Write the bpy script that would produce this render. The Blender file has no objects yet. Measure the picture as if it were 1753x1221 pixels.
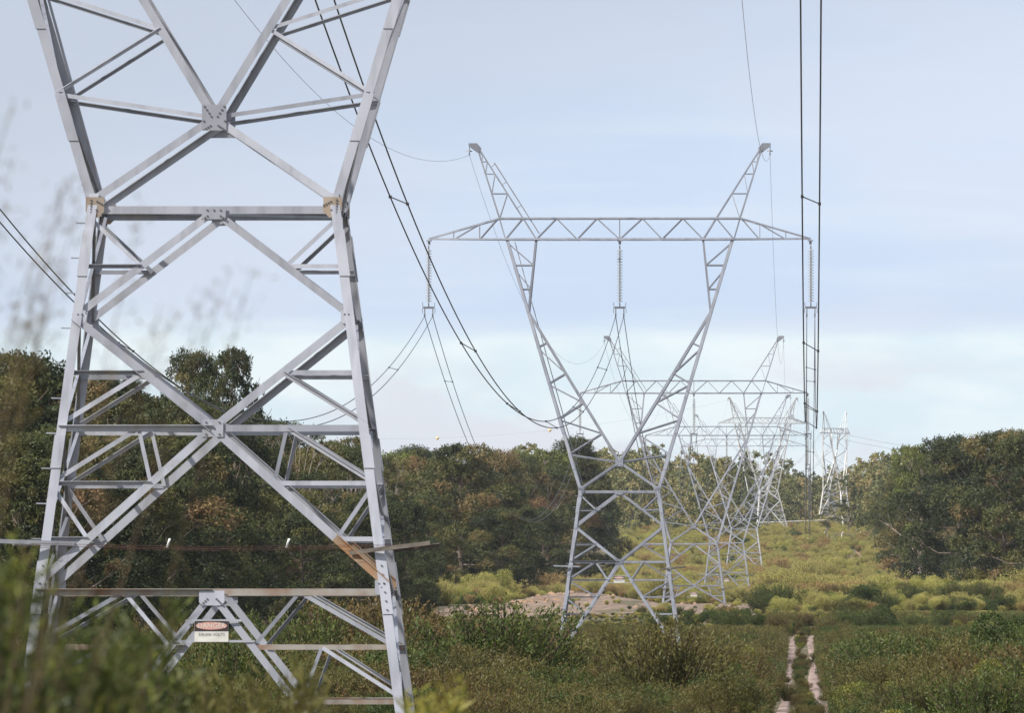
import bpy, math, random
import numpy as np
from mathutils import Vector, Matrix, Euler, noise as mnoise

# ------------------------------------------------------------------ camera, sky, sun, exposure
S = bpy.context.scene
COL = S.collection
F_PX = 27048.0                 # focal length in pixels of a 1753-wide frame
CAM_Z = 1.6
VX, VY = 1387.0, 1068.0        # where the +Y direction lands in that frame
cam_d = bpy.data.cameras.new("camera")
cam = bpy.data.objects.new("camera", cam_d)
COL.objects.link(cam)
cam_d.sensor_width = 36.0
cam_d.sensor_fit = 'HORIZONTAL'
cam_d.lens = 36.0 * F_PX / 1753.0
cam_d.clip_start = 0.5
cam_d.clip_end = 30000
cam.location = (0, 0, CAM_Z)
cam.rotation_euler = Euler((math.radians(90) + math.atan((VY - 610.5) / F_PX), 0,
                            math.atan((VX - 876.5) / F_PX)), 'XYZ')
cam_d.dof.use_dof = True
cam_d.dof.focus_distance = 744
cam_d.dof.aperture_fstop = 44
S.camera = cam

SUN_EL, SUN_AZ = math.radians(40), math.radians(180 + 50)     # azimuth clockwise from +Y: behind and to the left
sv = Vector((math.sin(SUN_AZ) * math.cos(SUN_EL), math.cos(SUN_AZ) * math.cos(SUN_EL), math.sin(SUN_EL)))
sun_d = bpy.data.lights.new("sun", 'SUN')
sun_d.energy = 5.0
sun_d.angle = math.radians(0.6)
sun_d.color = (1.0, 0.95, 0.88)
sun = bpy.data.objects.new("sun", sun_d)
COL.objects.link(sun)
sun.location = sv * 400
sun.rotation_euler = sv.to_track_quat('Z', 'Y').to_euler()

W = bpy.data.worlds.new("World")
S.world = W
W.use_nodes = True
def build_world():
    nt = W.node_tree
    N, L = nt.nodes, nt.links
    N.clear()
    out = N.new('ShaderNodeOutputWorld')
    bg = N.new('ShaderNodeBackground')
    bg.inputs['Strength'].default_value = 0.128
    sky = N.new('ShaderNodeTexSky')
    sky.sky_type = 'NISHITA'
    sky.sun_disc = False
    sky.sun_elevation = SUN_EL
    sky.sun_rotation = SUN_AZ
    sky.air_density = 1.0
    sky.dust_density = 1.0
    tc = N.new('ShaderNodeTexCoord')
    sep = N.new('ShaderNodeSeparateXYZ')
    L.new(tc.outputs['Generated'], sep.inputs[0])
    def noise(scale, sx, sz, detail):
        mp = N.new('ShaderNodeMapping')
        mp.inputs['Scale'].default_value = (sx, sx, sz)
        L.new(tc.outputs['Generated'], mp.inputs[0])
        n = N.new('ShaderNodeTexNoise')
        n.inputs['Scale'].default_value = scale
        n.inputs['Detail'].default_value = detail
        n.inputs['Roughness'].default_value = 0.5
        L.new(mp.outputs[0], n.inputs['Vector'])
        return n.outputs['Fac']
    def math_(op, a, b=None):
        m = N.new('ShaderNodeMath'); m.operation = op
        for i, v in enumerate((a, b)):
            if v is None: continue
            if isinstance(v, (int, float)): m.inputs[i].default_value = v
            else: L.new(v, m.inputs[i])
        return m.outputs[0]
    def ramp(v, a, b, lo=0.0, hi=1.0):
        r = N.new('ShaderNodeMapRange'); r.interpolation_type = 'SMOOTHSTEP'
        r.inputs[1].default_value = a; r.inputs[2].default_value = b
        r.inputs[3].default_value = lo; r.inputs[4].default_value = hi
        L.new(v, r.inputs[0]); return r.outputs[0]
    def mix(f, a, b):
        m = N.new('ShaderNodeMix'); m.data_type = 'RGBA'
        L.new(f, m.inputs[0])
        for i, v in ((6, a), (7, b)):
            if isinstance(v, tuple): m.inputs[i].default_value = (*v, 1)
            else: L.new(v, m.inputs[i])
        return m.outputs[2]
    big = noise(30, 1, 3.4, 5)
    fine = noise(85, 1, 3.2, 5)
    streak = noise(60, 0.5, 5.5, 5)
    # thin high cloud sheet over the whole sky; its lower edge ends about one degree above the horizon
    el = math_('ADD', sep.outputs[2], math_('MULTIPLY', math_('SUBTRACT', streak, 0.5), 0.0055))
    sheet = ramp(el, 0.0174, 0.0200)
    low = mix(ramp(fine, 0.35, 0.65), (6.2, 7.5, 8.4), (7.4, 8.3, 8.8))
    high = mix(ramp(big, 0.36, 0.62), (5.0, 6.2, 8.2), (5.7, 6.45, 8.0))
    high = mix(math_('MULTIPLY', ramp(streak, 0.48, 0.70), 0.5), high, (6.3, 7.15, 8.4))
    clouds = mix(sheet, low, high)
    # pinkish grey puffs near the horizon
    puff = math_('MULTIPLY', ramp(noise(62, 1, 2.2, 5), 0.50, 0.60), ramp(sep.outputs[2], 0.0185, 0.0145))
    clouds = mix(math_('MULTIPLY', puff, 0.8), clouds, (6.5, 6.7, 7.6))
    # lens vignette put into the sky colour: greyer lavender towards the top and left
    grey = math_('ADD', math_('SUBTRACT', sep.outputs[2], 0.030), math_('MULTIPLY', sep.outputs[0], -0.25))
    clouds = mix(ramp(grey, -0.004, 0.020, 0.0, 0.95), clouds, (4.3, 4.85, 6.2))
    clouds = mix(ramp(sep.outputs[2], 0.05, 0.12), clouds, (5.2, 5.6, 6.6))
    final = mix(0.0 if False else ramp(noise(3, 1, 1, 3), 0.3, 0.75, 0.72, 0.95), sky.outputs[0], clouds)
    L.new(final, bg.inputs['Color'])
    L.new(bg.outputs[0], out.inputs[0])
build_world()
S.view_settings.view_transform = 'Standard'
S.view_settings.look = 'None'
S.view_settings.gamma = 1
S.view_settings.use_curve_mapping = False
S.view_settings.exposure = 0.0
S.cycles.max_bounces = 8
S.cycles.volume_bounces = 0
S.cycles.transparent_max_bounces = 16

rng = np.random.default_rng(7)
R = random.Random(11)

# ------------------------------------------------------------------ helpers
def tag(o, label=None, cat=None, group=None, kind=None):
    if label: o['label'] = label
    if cat: o['category'] = cat
    if group: o['group'] = group
    if kind: o['kind'] = kind
    return o

def empty(name, loc=(0, 0, 0), rz=0.0):
    o = bpy.data.objects.new(name, None)
    o.empty_display_size = 0.5
    o.location = loc
    o.rotation_euler = (0, 0, rz)
    COL.objects.link(o)
    return o

class MB:
    """collects polygons, then links them as one mesh object"""
    def __init__(s): s.v, s.f, s.m = [], [], []
    def add(s, vs, fs, mi=0):
        b = len(s.v)
        s.v += [tuple(p) for p in vs]
        s.f += [tuple(b + i for i in f) for f in fs]
        s.m += [mi] * len(fs)
    def box(s, c, ax, ay, az, mi=0):
        c, ax, ay, az = map(Vector, (c, ax, ay, az))
        vs = [c + ax * i + ay * j + az * k for i in (-1, 1) for j in (-1, 1) for k in (-1, 1)]
        s.add(vs, [(0, 1, 3, 2), (4, 6, 7, 5), (0, 4, 5, 1), (2, 3, 7, 6), (0, 2, 6, 4), (1, 5, 7, 3)], mi)
    def angle(s, p0, p1, w, t, n, inward=True, up=True, mi=0, w2=None):
        """a steel angle: one flange flat in the plane with normal n, the other along -n (inward) or +n"""
        p0, p1, n = Vector(p0), Vector(p1), Vector(n)
        a = (p1 - p0).normalized()
        n = (n - a * n.dot(a)).normalized()
        b = a.cross(n)
        if (b.z < -1e-6 if abs(b.z) > 1e-3 else b.x < 0): b = -b
        if not up: b = -b
        k = -1 if inward else 1
        w2 = w2 or w * 0.8
        h = w / 2
        prof = [(-h, 0), (h, 0), (h, k * w2), (h - t, k * w2), (h - t, k * t), (-h, k * t)]
        vs = [p + b * u + n * q for p in (p0, p1) for u, q in prof]
        fs = [(i, (i + 1) % 6, 6 + (i + 1) % 6, 6 + i) for i in range(6)] + [tuple(range(6)), tuple(range(11, 5, -1))]
        s.add(vs, fs, mi)
    def corner(s, p0, p1, w, t, dx, dy, mi=0):
        """a leg angle: heel at the line, flanges along dx and dy"""
        p0, p1 = Vector(p0), Vector(p1)
        dx, dy = Vector(dx), Vector(dy)
        prof = [(0, 0), (w, 0), (w, t), (t, t), (t, w), (0, w)]
        vs = [p + dx * u + dy * q for p in (p0, p1) for u, q in prof]
        fs = [(i, (i + 1) % 6, 6 + (i + 1) % 6, 6 + i) for i in range(6)] + [tuple(range(6)), tuple(range(11, 5, -1))]
        s.add(vs, fs, mi)
    def tube(s, pts, rad, n=6, mi=0, cap=True):
        pts = [Vector(p) for p in pts]
        rads = rad if isinstance(rad, (list, tuple)) else [rad] * len(pts)
        b = len(s.v)
        prev = None
        for i, p in enumerate(pts):
            a = (pts[min(i + 1, len(pts) - 1)] - pts[max(i - 1, 0)]).normalized()
            u = a.cross(Vector((0, 0, 1)))
            if u.length < 1e-3: u = a.cross(Vector((0, 1, 0)))
            u.normalize()
            if prev is not None:
                u2 = prev - a * prev.dot(a)
                if u2.length > 1e-4: u = u2.normalized()
            prev = u
            v = a.cross(u)
            for k in range(n):
                an = 2 * math.pi * k / n
                s.v.append(tuple(p + (u * math.cos(an) + v * math.sin(an)) * rads[i]))
        for i in range(len(pts) - 1):
            for k in range(n):
                s.f.append((b + i * n + k, b + i * n + (k + 1) % n, b + (i + 1) * n + (k + 1) % n, b + (i + 1) * n + k))
                s.m.append(mi)
        if cap:
            s.f.append(tuple(b + k for k in range(n - 1, -1, -1))); s.m.append(mi)
            e = b + (len(pts) - 1) * n
            s.f.append(tuple(e + k for k in range(n))); s.m.append(mi)
    def lathe(s, c, prof, n=12, mi=0):
        b = len(s.v)
        for r, z in prof:
            for k in range(n):
                an = 2 * math.pi * k / n
                s.v.append((c[0] + r * math.cos(an), c[1] + r * math.sin(an), c[2] + z))
        for i in range(len(prof) - 1):
            for k in range(n):
                s.f.append((b + i * n + k, b + i * n + (k + 1) % n, b + (i + 1) * n + (k + 1) % n, b + (i + 1) * n + k))
                s.m.append(mi)
    def build(s, name, mats, parent=None, smooth=False):
        me = bpy.data.meshes.new(name)
        me.from_pydata(s.v, [], s.f)
        if not isinstance(mats, (list, tuple)): mats = [mats]
        for m in mats: me.materials.append(m)
        if len(mats) > 1: me.polygons.foreach_set('material_index', s.m)
        if smooth: me.polygons.foreach_set('use_smooth', [True] * len(me.polygons))
        me.update()
        o = bpy.data.objects.new(name, me)
        COL.objects.link(o)
        if parent: o.parent = parent
        return o

# ------------------------------------------------------------------ materials
def new_mat(name):
    m = bpy.data.materials.new(name)
    m.use_nodes = True
    nt = m.node_tree
    b = nt.nodes['Principled BSDF']
    return m, nt, b

def nd(nt, typ, **kw):
    n = nt.nodes.new(typ)
    for k, v in kw.items(): setattr(n, k, v)
    return n

def mixc(nt, f, a, b):
    m = nd(nt, 'ShaderNodeMix', data_type='RGBA')
    for i, v in ((0, f), (6, a), (7, b)):
        if isinstance(v, tuple): m.inputs[i].default_value = (*v, 1)
        elif isinstance(v, (int, float)): m.inputs[i].default_value = v
        else: nt.links.new(v, m.inputs[i])
    return m.outputs[2]

def noise_fac(nt, scale, lo, hi, detail=4, coord='Object', stretch=(1, 1, 1)):
    tc = nd(nt, 'ShaderNodeTexCoord')
    mp = nd(nt, 'ShaderNodeMapping')
    mp.inputs['Scale'].default_value = stretch
    nt.links.new(tc.outputs[coord], mp.inputs[0])
    n = nd(nt, 'ShaderNodeTexNoise')
    n.inputs['Scale'].default_value = scale
    n.inputs['Detail'].default_value = detail
    nt.links.new(mp.outputs[0], n.inputs['Vector'])
    r = nd(nt, 'ShaderNodeMapRange')
    r.inputs[1].default_value = lo; r.inputs[2].default_value = hi
    nt.links.new(n.outputs['Fac'], r.inputs[0])
    return r.outputs[0]

def steel(name, c1, c2, rust=0.0, rust_col=(0.24, 0.10, 0.035), metal=0.15, rough=0.55):
    """galvanised steel: cloudy zinc, faint run-off streaks, tone changing from member to member"""
    m, nt, b = new_mat(name)
    col = mixc(nt, noise_fac(nt, 1.1, 0.32, 0.7, 3), c1, c2)
    col = mixc(nt, noise_fac(nt, 3.0, 0.50, 0.80, 5, stretch=(1.5, 1.5, 0.25)), col, tuple(x * 0.72 for x in c2))
    oi = nd(nt, 'ShaderNodeObjectInfo')
    mr = nd(nt, 'ShaderNodeMapRange')
    mr.inputs[3].default_value = 0.70; mr.inputs[4].default_value = 1.08
    nt.links.new(oi.outputs['Random'], mr.inputs[0])
    vm = nd(nt, 'ShaderNodeVectorMath', operation='SCALE')
    nt.links.new(col, vm.inputs[0]); nt.links.new(mr.outputs[0], vm.inputs[3])
    col = vm.outputs[0]
    if rust > 0:
        f = noise_fac(nt, 2.6, 0.66 - 0.30 * rust, 0.86 - 0.25 * rust, 6)
        f2 = nd(nt, 'ShaderNodeMath', operation='MULTIPLY'); f2.inputs[1].default_value = 0.8
        nt.links.new(f, f2.inputs[0])
        col = mixc(nt, f2.outputs[0], col, rust_col)
    nt.links.new(col, b.inputs['Base Color'])
    b.inputs['Metallic'].default_value = metal
    b.inputs['Roughness'].default_value = rough
    return m

def plain(name, c, rough=0.7, metal=0.0, var=0.15):
    m, nt, b = new_mat(name)
    col = mixc(nt, noise_fac(nt, 6, 0.3, 0.7), c, tuple(x * (1 - var) for x in c))
    nt.links.new(col, b.inputs['Base Color'])
    b.inputs['Roughness'].default_value = rough
    b.inputs['Metallic'].default_value = metal
    return m

M = {}
M['steel'] = steel('galvanised_steel', (0.49, 0.505, 0.56), (0.385, 0.40, 0.45), 0.0)
M['steel_old'] = steel('weathered_galvanised_steel', (0.40, 0.41, 0.45), (0.32, 0.33, 0.36), 0.2)
M['steel_rusty'] = steel('rust_streaked_steel', (0.44, 0.41, 0.37), (0.35, 0.32, 0.28), 0.75, (0.24, 0.12, 0.06))
M['steel_orange'] = steel('rust_bled_steel', (0.47, 0.38, 0.28), (0.38, 0.27, 0.17), 0.9, (0.34, 0.15, 0.05))
M['plate_rusty'] = steel('rusted_gusset_steel', (0.45, 0.38, 0.31), (0.38, 0.30, 0.23), 0.5, (0.30, 0.17, 0.09))
M['steel_dull_shaded'] = steel('dull_and_shaded_steel', (0.36, 0.375, 0.42), (0.28, 0.295, 0.34), 0.0)  # dull towers' own steel; also stands in for shade on back and left members
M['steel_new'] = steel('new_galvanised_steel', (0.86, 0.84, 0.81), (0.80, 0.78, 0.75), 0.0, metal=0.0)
M['bolt'] = plain('bolt_steel', (0.17, 0.17, 0.18), 0.6, 0.4)
M['wire'] = plain('weathered_conductor', (0.085, 0.088, 0.095), 0.6, 0.3)
M['porcelain'] = plain('insulator_porcelain', (0.36, 0.36, 0.35), 0.35)
M['fitting'] = plain('line_fitting_steel', (0.22, 0.23, 0.25), 0.5, 0.5)
M['sign_white'] = plain('sign_white_enamel', (0.72, 0.70, 0.64), 0.45, 0, 0.2)
M['sign_black'] = plain('sign_black_enamel', (0.045, 0.03, 0.03), 0.5)
M['sign_red'] = plain('sign_faded_red', (0.68, 0.36, 0.29), 0.5, 0, 0.2)
M['sign_ink'] = plain('sign_ink', (0.17, 0.17, 0.18), 0.6)
M['marker'] = plain('marker_orange_yellow', (0.90, 0.66, 0.30), 0.5)
M['rag'] = plain('white_plastic_tape', (0.80, 0.80, 0.78), 0.6)
M['outrigger'] = plain('dirty_brown_steel', (0.13, 0.11, 0.09), 0.8, 0.0, 0.5)
M['barb'] = plain('rusty_barbed_wire', (0.10, 0.045, 0.035), 0.8)

def bark(name, c1, c2):
    m, nt, b = new_mat(name)
    col = mixc(nt, noise_fac(nt, 3.0, 0.35, 0.65, 5, stretch=(2, 2, 0.4)), c1, c2)
    nt.links.new(col, b.inputs['Base Color'])
    b.inputs['Roughness'].default_value = 0.9
    return m
M['bark'] = bark('gum_bark', (0.20, 0.16, 0.12), (0.10, 0.075, 0.055))
M['bark_pale'] = bark('pale_gum_bark', (0.42, 0.36, 0.30), (0.26, 0.20, 0.16))
M['stem'] = bark('shrub_stem', (0.13, 0.09, 0.05), (0.08, 0.055, 0.03))

def leaf_mat(name, stops, hue_var=0.25):
    """leaf colour runs through stops by the leaf's own tint and a little by plant"""
    m, nt, b = new_mat(name)
    at = nd(nt, 'ShaderNodeAttribute'); at.attribute_name = 'tint'
    oi = nd(nt, 'ShaderNodeObjectInfo')
    ma = nd(nt, 'ShaderNodeMath', operation='MULTIPLY_ADD')
    nt.links.new(oi.outputs['Random'], ma.inputs[0])
    ma.inputs[1].default_value = hue_var
    ma2 = nd(nt, 'ShaderNodeMath', operation='SUBTRACT')
    nt.links.new(at.outputs['Fac'], ma2.inputs[0]); ma2.inputs[1].default_value = hue_var / 2
    nt.links.new(ma2.outputs[0], ma.inputs[2])
    cr = nd(nt, 'ShaderNodeValToRGB')
    el = cr.color_ramp.elements
    for i, (p, c) in enumerate(stops):
        e = el[i] if i < 2 else el.new(p)
        e.position = p; e.color = (*c, 1)
    nt.links.new(ma.outputs[0], cr.inputs[0])
    nt.nodes.remove(b)
    out = nt.nodes['Material Output']
    d = nd(nt, 'ShaderNodeBsdfDiffuse'); t = nd(nt, 'ShaderNodeBsdfTranslucent')
    g = nd(nt, 'ShaderNodeBsdfGlossy'); g.inputs['Roughness'].default_value = 0.5
    g.inputs['Color'].default_value = (0.5, 0.5, 0.5, 1)
    nt.links.new(cr.outputs[0], d.inputs[0]); nt.links.new(cr.outputs[0], t.inputs[0])
    mx = nd(nt, 'ShaderNodeMixShader'); mx.inputs[0].default_value = 0.2
    nt.links.new(d.outputs[0], mx.inputs[1]); nt.links.new(t.outputs[0], mx.inputs[2])
    mg = nd(nt, 'ShaderNodeMixShader'); mg.inputs[0].default_value = 0.04
    nt.links.new(mx.outputs[0], mg.inputs[1]); nt.links.new(g.outputs[0], mg.inputs[2])
    nt.links.new(mg.outputs[0], out.inputs[0])
    return m
DG, GR, OL, BZ, RU, YG = (0.030, 0.042, 0.016), (0.066, 0.083, 0.026), (0.145, 0.138, 0.042), (0.22, 0.155, 0.065), (0.24, 0.125, 0.06), (0.19, 0.21, 0.045)
M['leaf_dark'] = leaf_mat('dark_gum_leaves', [(0, DG), (0.5, GR), (0.85, OL), (1, BZ)])
M['leaf_mixed'] = leaf_mat('mixed_gum_leaves', [(0, DG), (0.38, GR), (0.75, OL), (1, BZ)])
M['leaf_bronze'] = leaf_mat('bronze_gum_leaves', [(0, GR), (0.4, OL), (0.75, BZ), (1, RU)])
M['leaf_far'] = leaf_mat('far_wood_leaves', [(0, (0.12, 0.135, 0.055)), (0.4, (0.23, 0.23, 0.085)), (0.8, (0.34, 0.29, 0.12)), (1, (0.38, 0.27, 0.13))])
M['leaf_light'] = leaf_mat('light_green_leaves', [(0, GR), (0.5, (0.10, 0.12, 0.03)), (1, YG)])
M['shrub_green'] = leaf_mat('green_shrub_leaves', [(0, (0.030, 0.050, 0.014)), (0.6, (0.07, 0.10, 0.022)), (1, (0.13, 0.155, 0.032))])
M['shrub_bush'] = leaf_mat('feathery_bush_leaves', [(0, (0.026, 0.040, 0.011)), (0.5, (0.058, 0.075, 0.017)), (0.85, (0.13, 0.145, 0.025)), (1, (0.22, 0.22, 0.035))])
M['shrub_olive'] = leaf_mat('olive_shrub_leaves', [(0, (0.06, 0.065, 0.018)), (0.5, (0.115, 0.11, 0.03)), (1, (0.17, 0.145, 0.04))])
M['shrub_brown'] = leaf_mat('russet_shrub_leaves', [(0, (0.085, 0.072, 0.02)), (0.5, (0.13, 0.10, 0.033)), (1, (0.175, 0.115, 0.04))])
M['shrub_yellow'] = leaf_mat('yellow_green_shrub_leaves', [(0, (0.12, 0.14, 0.025)), (0.6, (0.24, 0.235, 0.045)), (1, (0.32, 0.27, 0.06))])

M['heath_yellow'] = leaf_mat('yellow_heath_leaves', [(0, (0.22, 0.235, 0.055)), (0.6, (0.42, 0.40, 0.10)), (1, (0.50, 0.44, 0.14))])
M['heath_olive'] = leaf_mat('olive_heath_leaves', [(0, (0.22, 0.215, 0.06)), (0.5, (0.39, 0.36, 0.10)), (1, (0.48, 0.41, 0.14))])
M['heath_russet'] = leaf_mat('russet_heath_leaves', [(0, (0.22, 0.17, 0.055)), (0.5, (0.38, 0.28, 0.10)), (1, (0.46, 0.28, 0.13))])
M['heath_green'] = leaf_mat('green_heath_leaves', [(0, (0.04, 0.07, 0.025)), (0.5, (0.10, 0.14, 0.035)), (1, (0.17, 0.19, 0.05))])

# ------------------------------------------------------------------ terrain
PR = [(-400, 0.3), (0, 0), (240, -0.6), (510, -0.9), (650, -0.8), (744, -0.4), (872, 0.7), (950, 1.1), (1100, 1.55), (1170, 2.2),
      (1248, 2.9), (1500, 3.25), (1752, 3.75), (2000, 6.0), (2256, 8.4), (2500, 12.6), (2760, 17.2), (3000, 19.2),
      (3264, 20.6), (3700, 22.0), (4500, 26.0), (9000, 40.0)]
PX, PZ = np.array([p[0] for p in PR], float), np.array([p[1] for p in PR], float)
def gz(y, x=0.0):
    y = np.asarray(y, float)
    z = (np.interp(y - 25, PX, PZ) + np.interp(y, PX, PZ) + np.interp(y + 25, PX, PZ)) / 3
    xx = np.asarray(x, float)
    z = z + 1.15 * np.exp(-((xx + 21) / 6.0) ** 2) * np.exp(-((y - 1450) / 150.0) ** 2)      # low spoil bank left of the short-legged tower
    return z + 0.10 * np.sin(np.asarray(x) * 0.21 + y * 0.031) + 0.07 * np.sin(np.asarray(x) * 0.09 - y * 0.017 + 1.3)
def g1(y, x=0.0): return float(gz(y, x))
def lat(px, d): return (px - VX) * d / F_PX            # a pixel column and a distance give a lateral place
def trk(y): return float(np.interp(y, [0, 510, 872, 1100, 1500, 1900, 2300, 2600], [0.0, -0.26, -0.5, 0.5, 3.6, 5.2, 6.4, 6.9]))

def build_ground():
    ys = np.concatenate([np.arange(-400, 200, 40), np.arange(200, 3300, 8), np.arange(3300, 9001, 150)])
    xs = np.concatenate([-np.geomspace(2500, 70, 14), np.arange(-64, 64, 4.0), np.geomspace(70, 2500, 14)])
    X, Y = np.meshgrid(xs, ys)
    Z = gz(Y, X)
    nx, ny = len(xs), len(ys)
    v = np.stack([X.ravel(), Y.ravel(), Z.ravel()], 1)
    i = np.arange((nx) * (ny)).reshape(ny, nx)
    f = np.stack([i[:-1, :-1], i[:-1, 1:], i[1:, 1:], i[1:, :-1]], -1).reshape(-1, 4)
    me = bpy.data.meshes.new('ground')
    me.from_pydata(v.tolist(), [], f.tolist())
    me.polygons.foreach_set('use_smooth', [True] * len(me.polygons))
    m, nt, b = new_mat('scrubland_soil')
    c = mixc(nt, noise_fac(nt, 0.35, 0.4, 0.62, 5, stretch=(1, .2, 1)), (0.10, 0.085, 0.035), (0.17, 0.13, 0.06))
    c = mixc(nt, noise_fac(nt, 1.2, 0.5, 0.7, 5, stretch=(1, .15, 1)), c, (0.06, 0.065, 0.022))
    c = mixc(nt, noise_fac(nt, 0.11, 0.60, 0.68, 5), c, (0.30, 0.23, 0.17))
    nt.links.new(c, b.inputs['Base Color']); b.inputs['Roughness'].default_value = 0.95
    me.materials.append(m)
    o = bpy.data.objects.new('ground', me)
    COL.objects.link(o)
    tag(o, kind='structure')
build_ground()

def strip(name, pts, mat, lift=0.03, edge=0.0):
    """pts: (y, x_left, x_right) rows laid on the terrain"""
    mb = MB()
    rows = []
    for (y, a, b_) in pts:
        row = []
        for k in range(7):
            x = a + (b_ - a) * k / 6
            row.append((x, y, g1(y, x) + lift - (0.05 if k in (0, 6) else 0)))
        rows.append(row)
    vs = [p for r in rows for p in r]
    fs = [(i * 7 + k, i * 7 + k + 1, (i + 1) * 7 + k + 1, (i + 1) * 7 + k) for i in range(len(rows) - 1) for k in range(6)]
    mb.add(vs, fs)
    o = mb.build(name, mat, smooth=True)
    return tag(o, kind='structure')
def sandy(name, c1, c2, c3):
    m, nt, b = new_mat(name)
    c = mixc(nt, noise_fac(nt, 0.9, 0.38, 0.62, 5, stretch=(1, 0.10, 1)), c1, c2)
    c = mixc(nt, noise_fac(nt, 1.6, 0.50, 0.62, 5, stretch=(1, 0.12, 1)), c, c3)
    nt.links.new(c, b.inputs['Base Color']); b.inputs['Roughness'].default_value = 0.95
    return m
M['sand'] = sandy('pinkish_gravel', (0.34, 0.235, 0.165), (0.22, 0.145, 0.105), (0.13, 0.10, 0.05))
M['sand_pale'] = sandy('wheel_rut_sand', (0.42, 0.31, 0.26), (0.31, 0.205, 0.165), (0.20, 0.14, 0.10))
M['sand_red'] = sandy('red_gravel', (0.40, 0.25, 0.16), (0.33, 0.20, 0.12), (0.20, 0.17, 0.05))
for side in (-1, 1):
    pts = []
    for y in range(200, 1010, 6):
        c = trk(y) + side * 0.52 + 0.05 * math.sin(y * 0.017 + side)
        w = 0.21 + 0.05 * math.sin(y * 0.029 + 2 * side)
        pts.append((y, c - w, c + w))
    strip('track', pts, M['sand_pale'])
    pts = []
    for y in range(1740, 2560, 8):
        c = trk(y) + side * 0.85
        w = 0.42 + 0.06 * math.sin(y * 0.015)
        pts.append((y, c - w, c + w))
    strip('track', pts, M['sand_red'])
def patch(pts_fn, y0, y1, step, mat):
    strip('sandy_ground', [(y, *pts_fn(y)) for y in range(y0, y1, step)], mat, 0.05)
patch(lambda y: (-26 + 2.5 * math.sin(y * 0.03), -14.5 + 2 * math.sin(y * 0.05 + 1)), 1150, 1590, 8, M['sand'])
patch(lambda y: (-13.8 + 1.2 * math.sin(y * 0.04 + 2), -4.0 + 1.5 * math.sin(y * 0.06)), 1180, 1710, 8, M['sand'])
patch(lambda y: (1.5 + math.sin(y * 0.04), 5.5 + 1.5 * math.sin(y * 0.06)), 1640, 1800, 8, M['sand_pale'])
patch(lambda y: (8.5 + math.sin(y * 0.03), 14.0 + 1.2 * math.sin(y * 0.05)), 1980, 2120, 8, M['sand'])

# ------------------------------------------------------------------ lattice towers
ARM_Z, TOP_Z = 11.92, 12.9            # crossarm chords above the waist
def half_w(z, sl):                    # half width of the body across the line
    return 1.88 - sl * z if z < 0 else 1.88 + 0.294 * z
def half_d(z, sl):
    return 2.0 - sl * z if z < 0 else 2.0 - 0.1 * z

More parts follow.
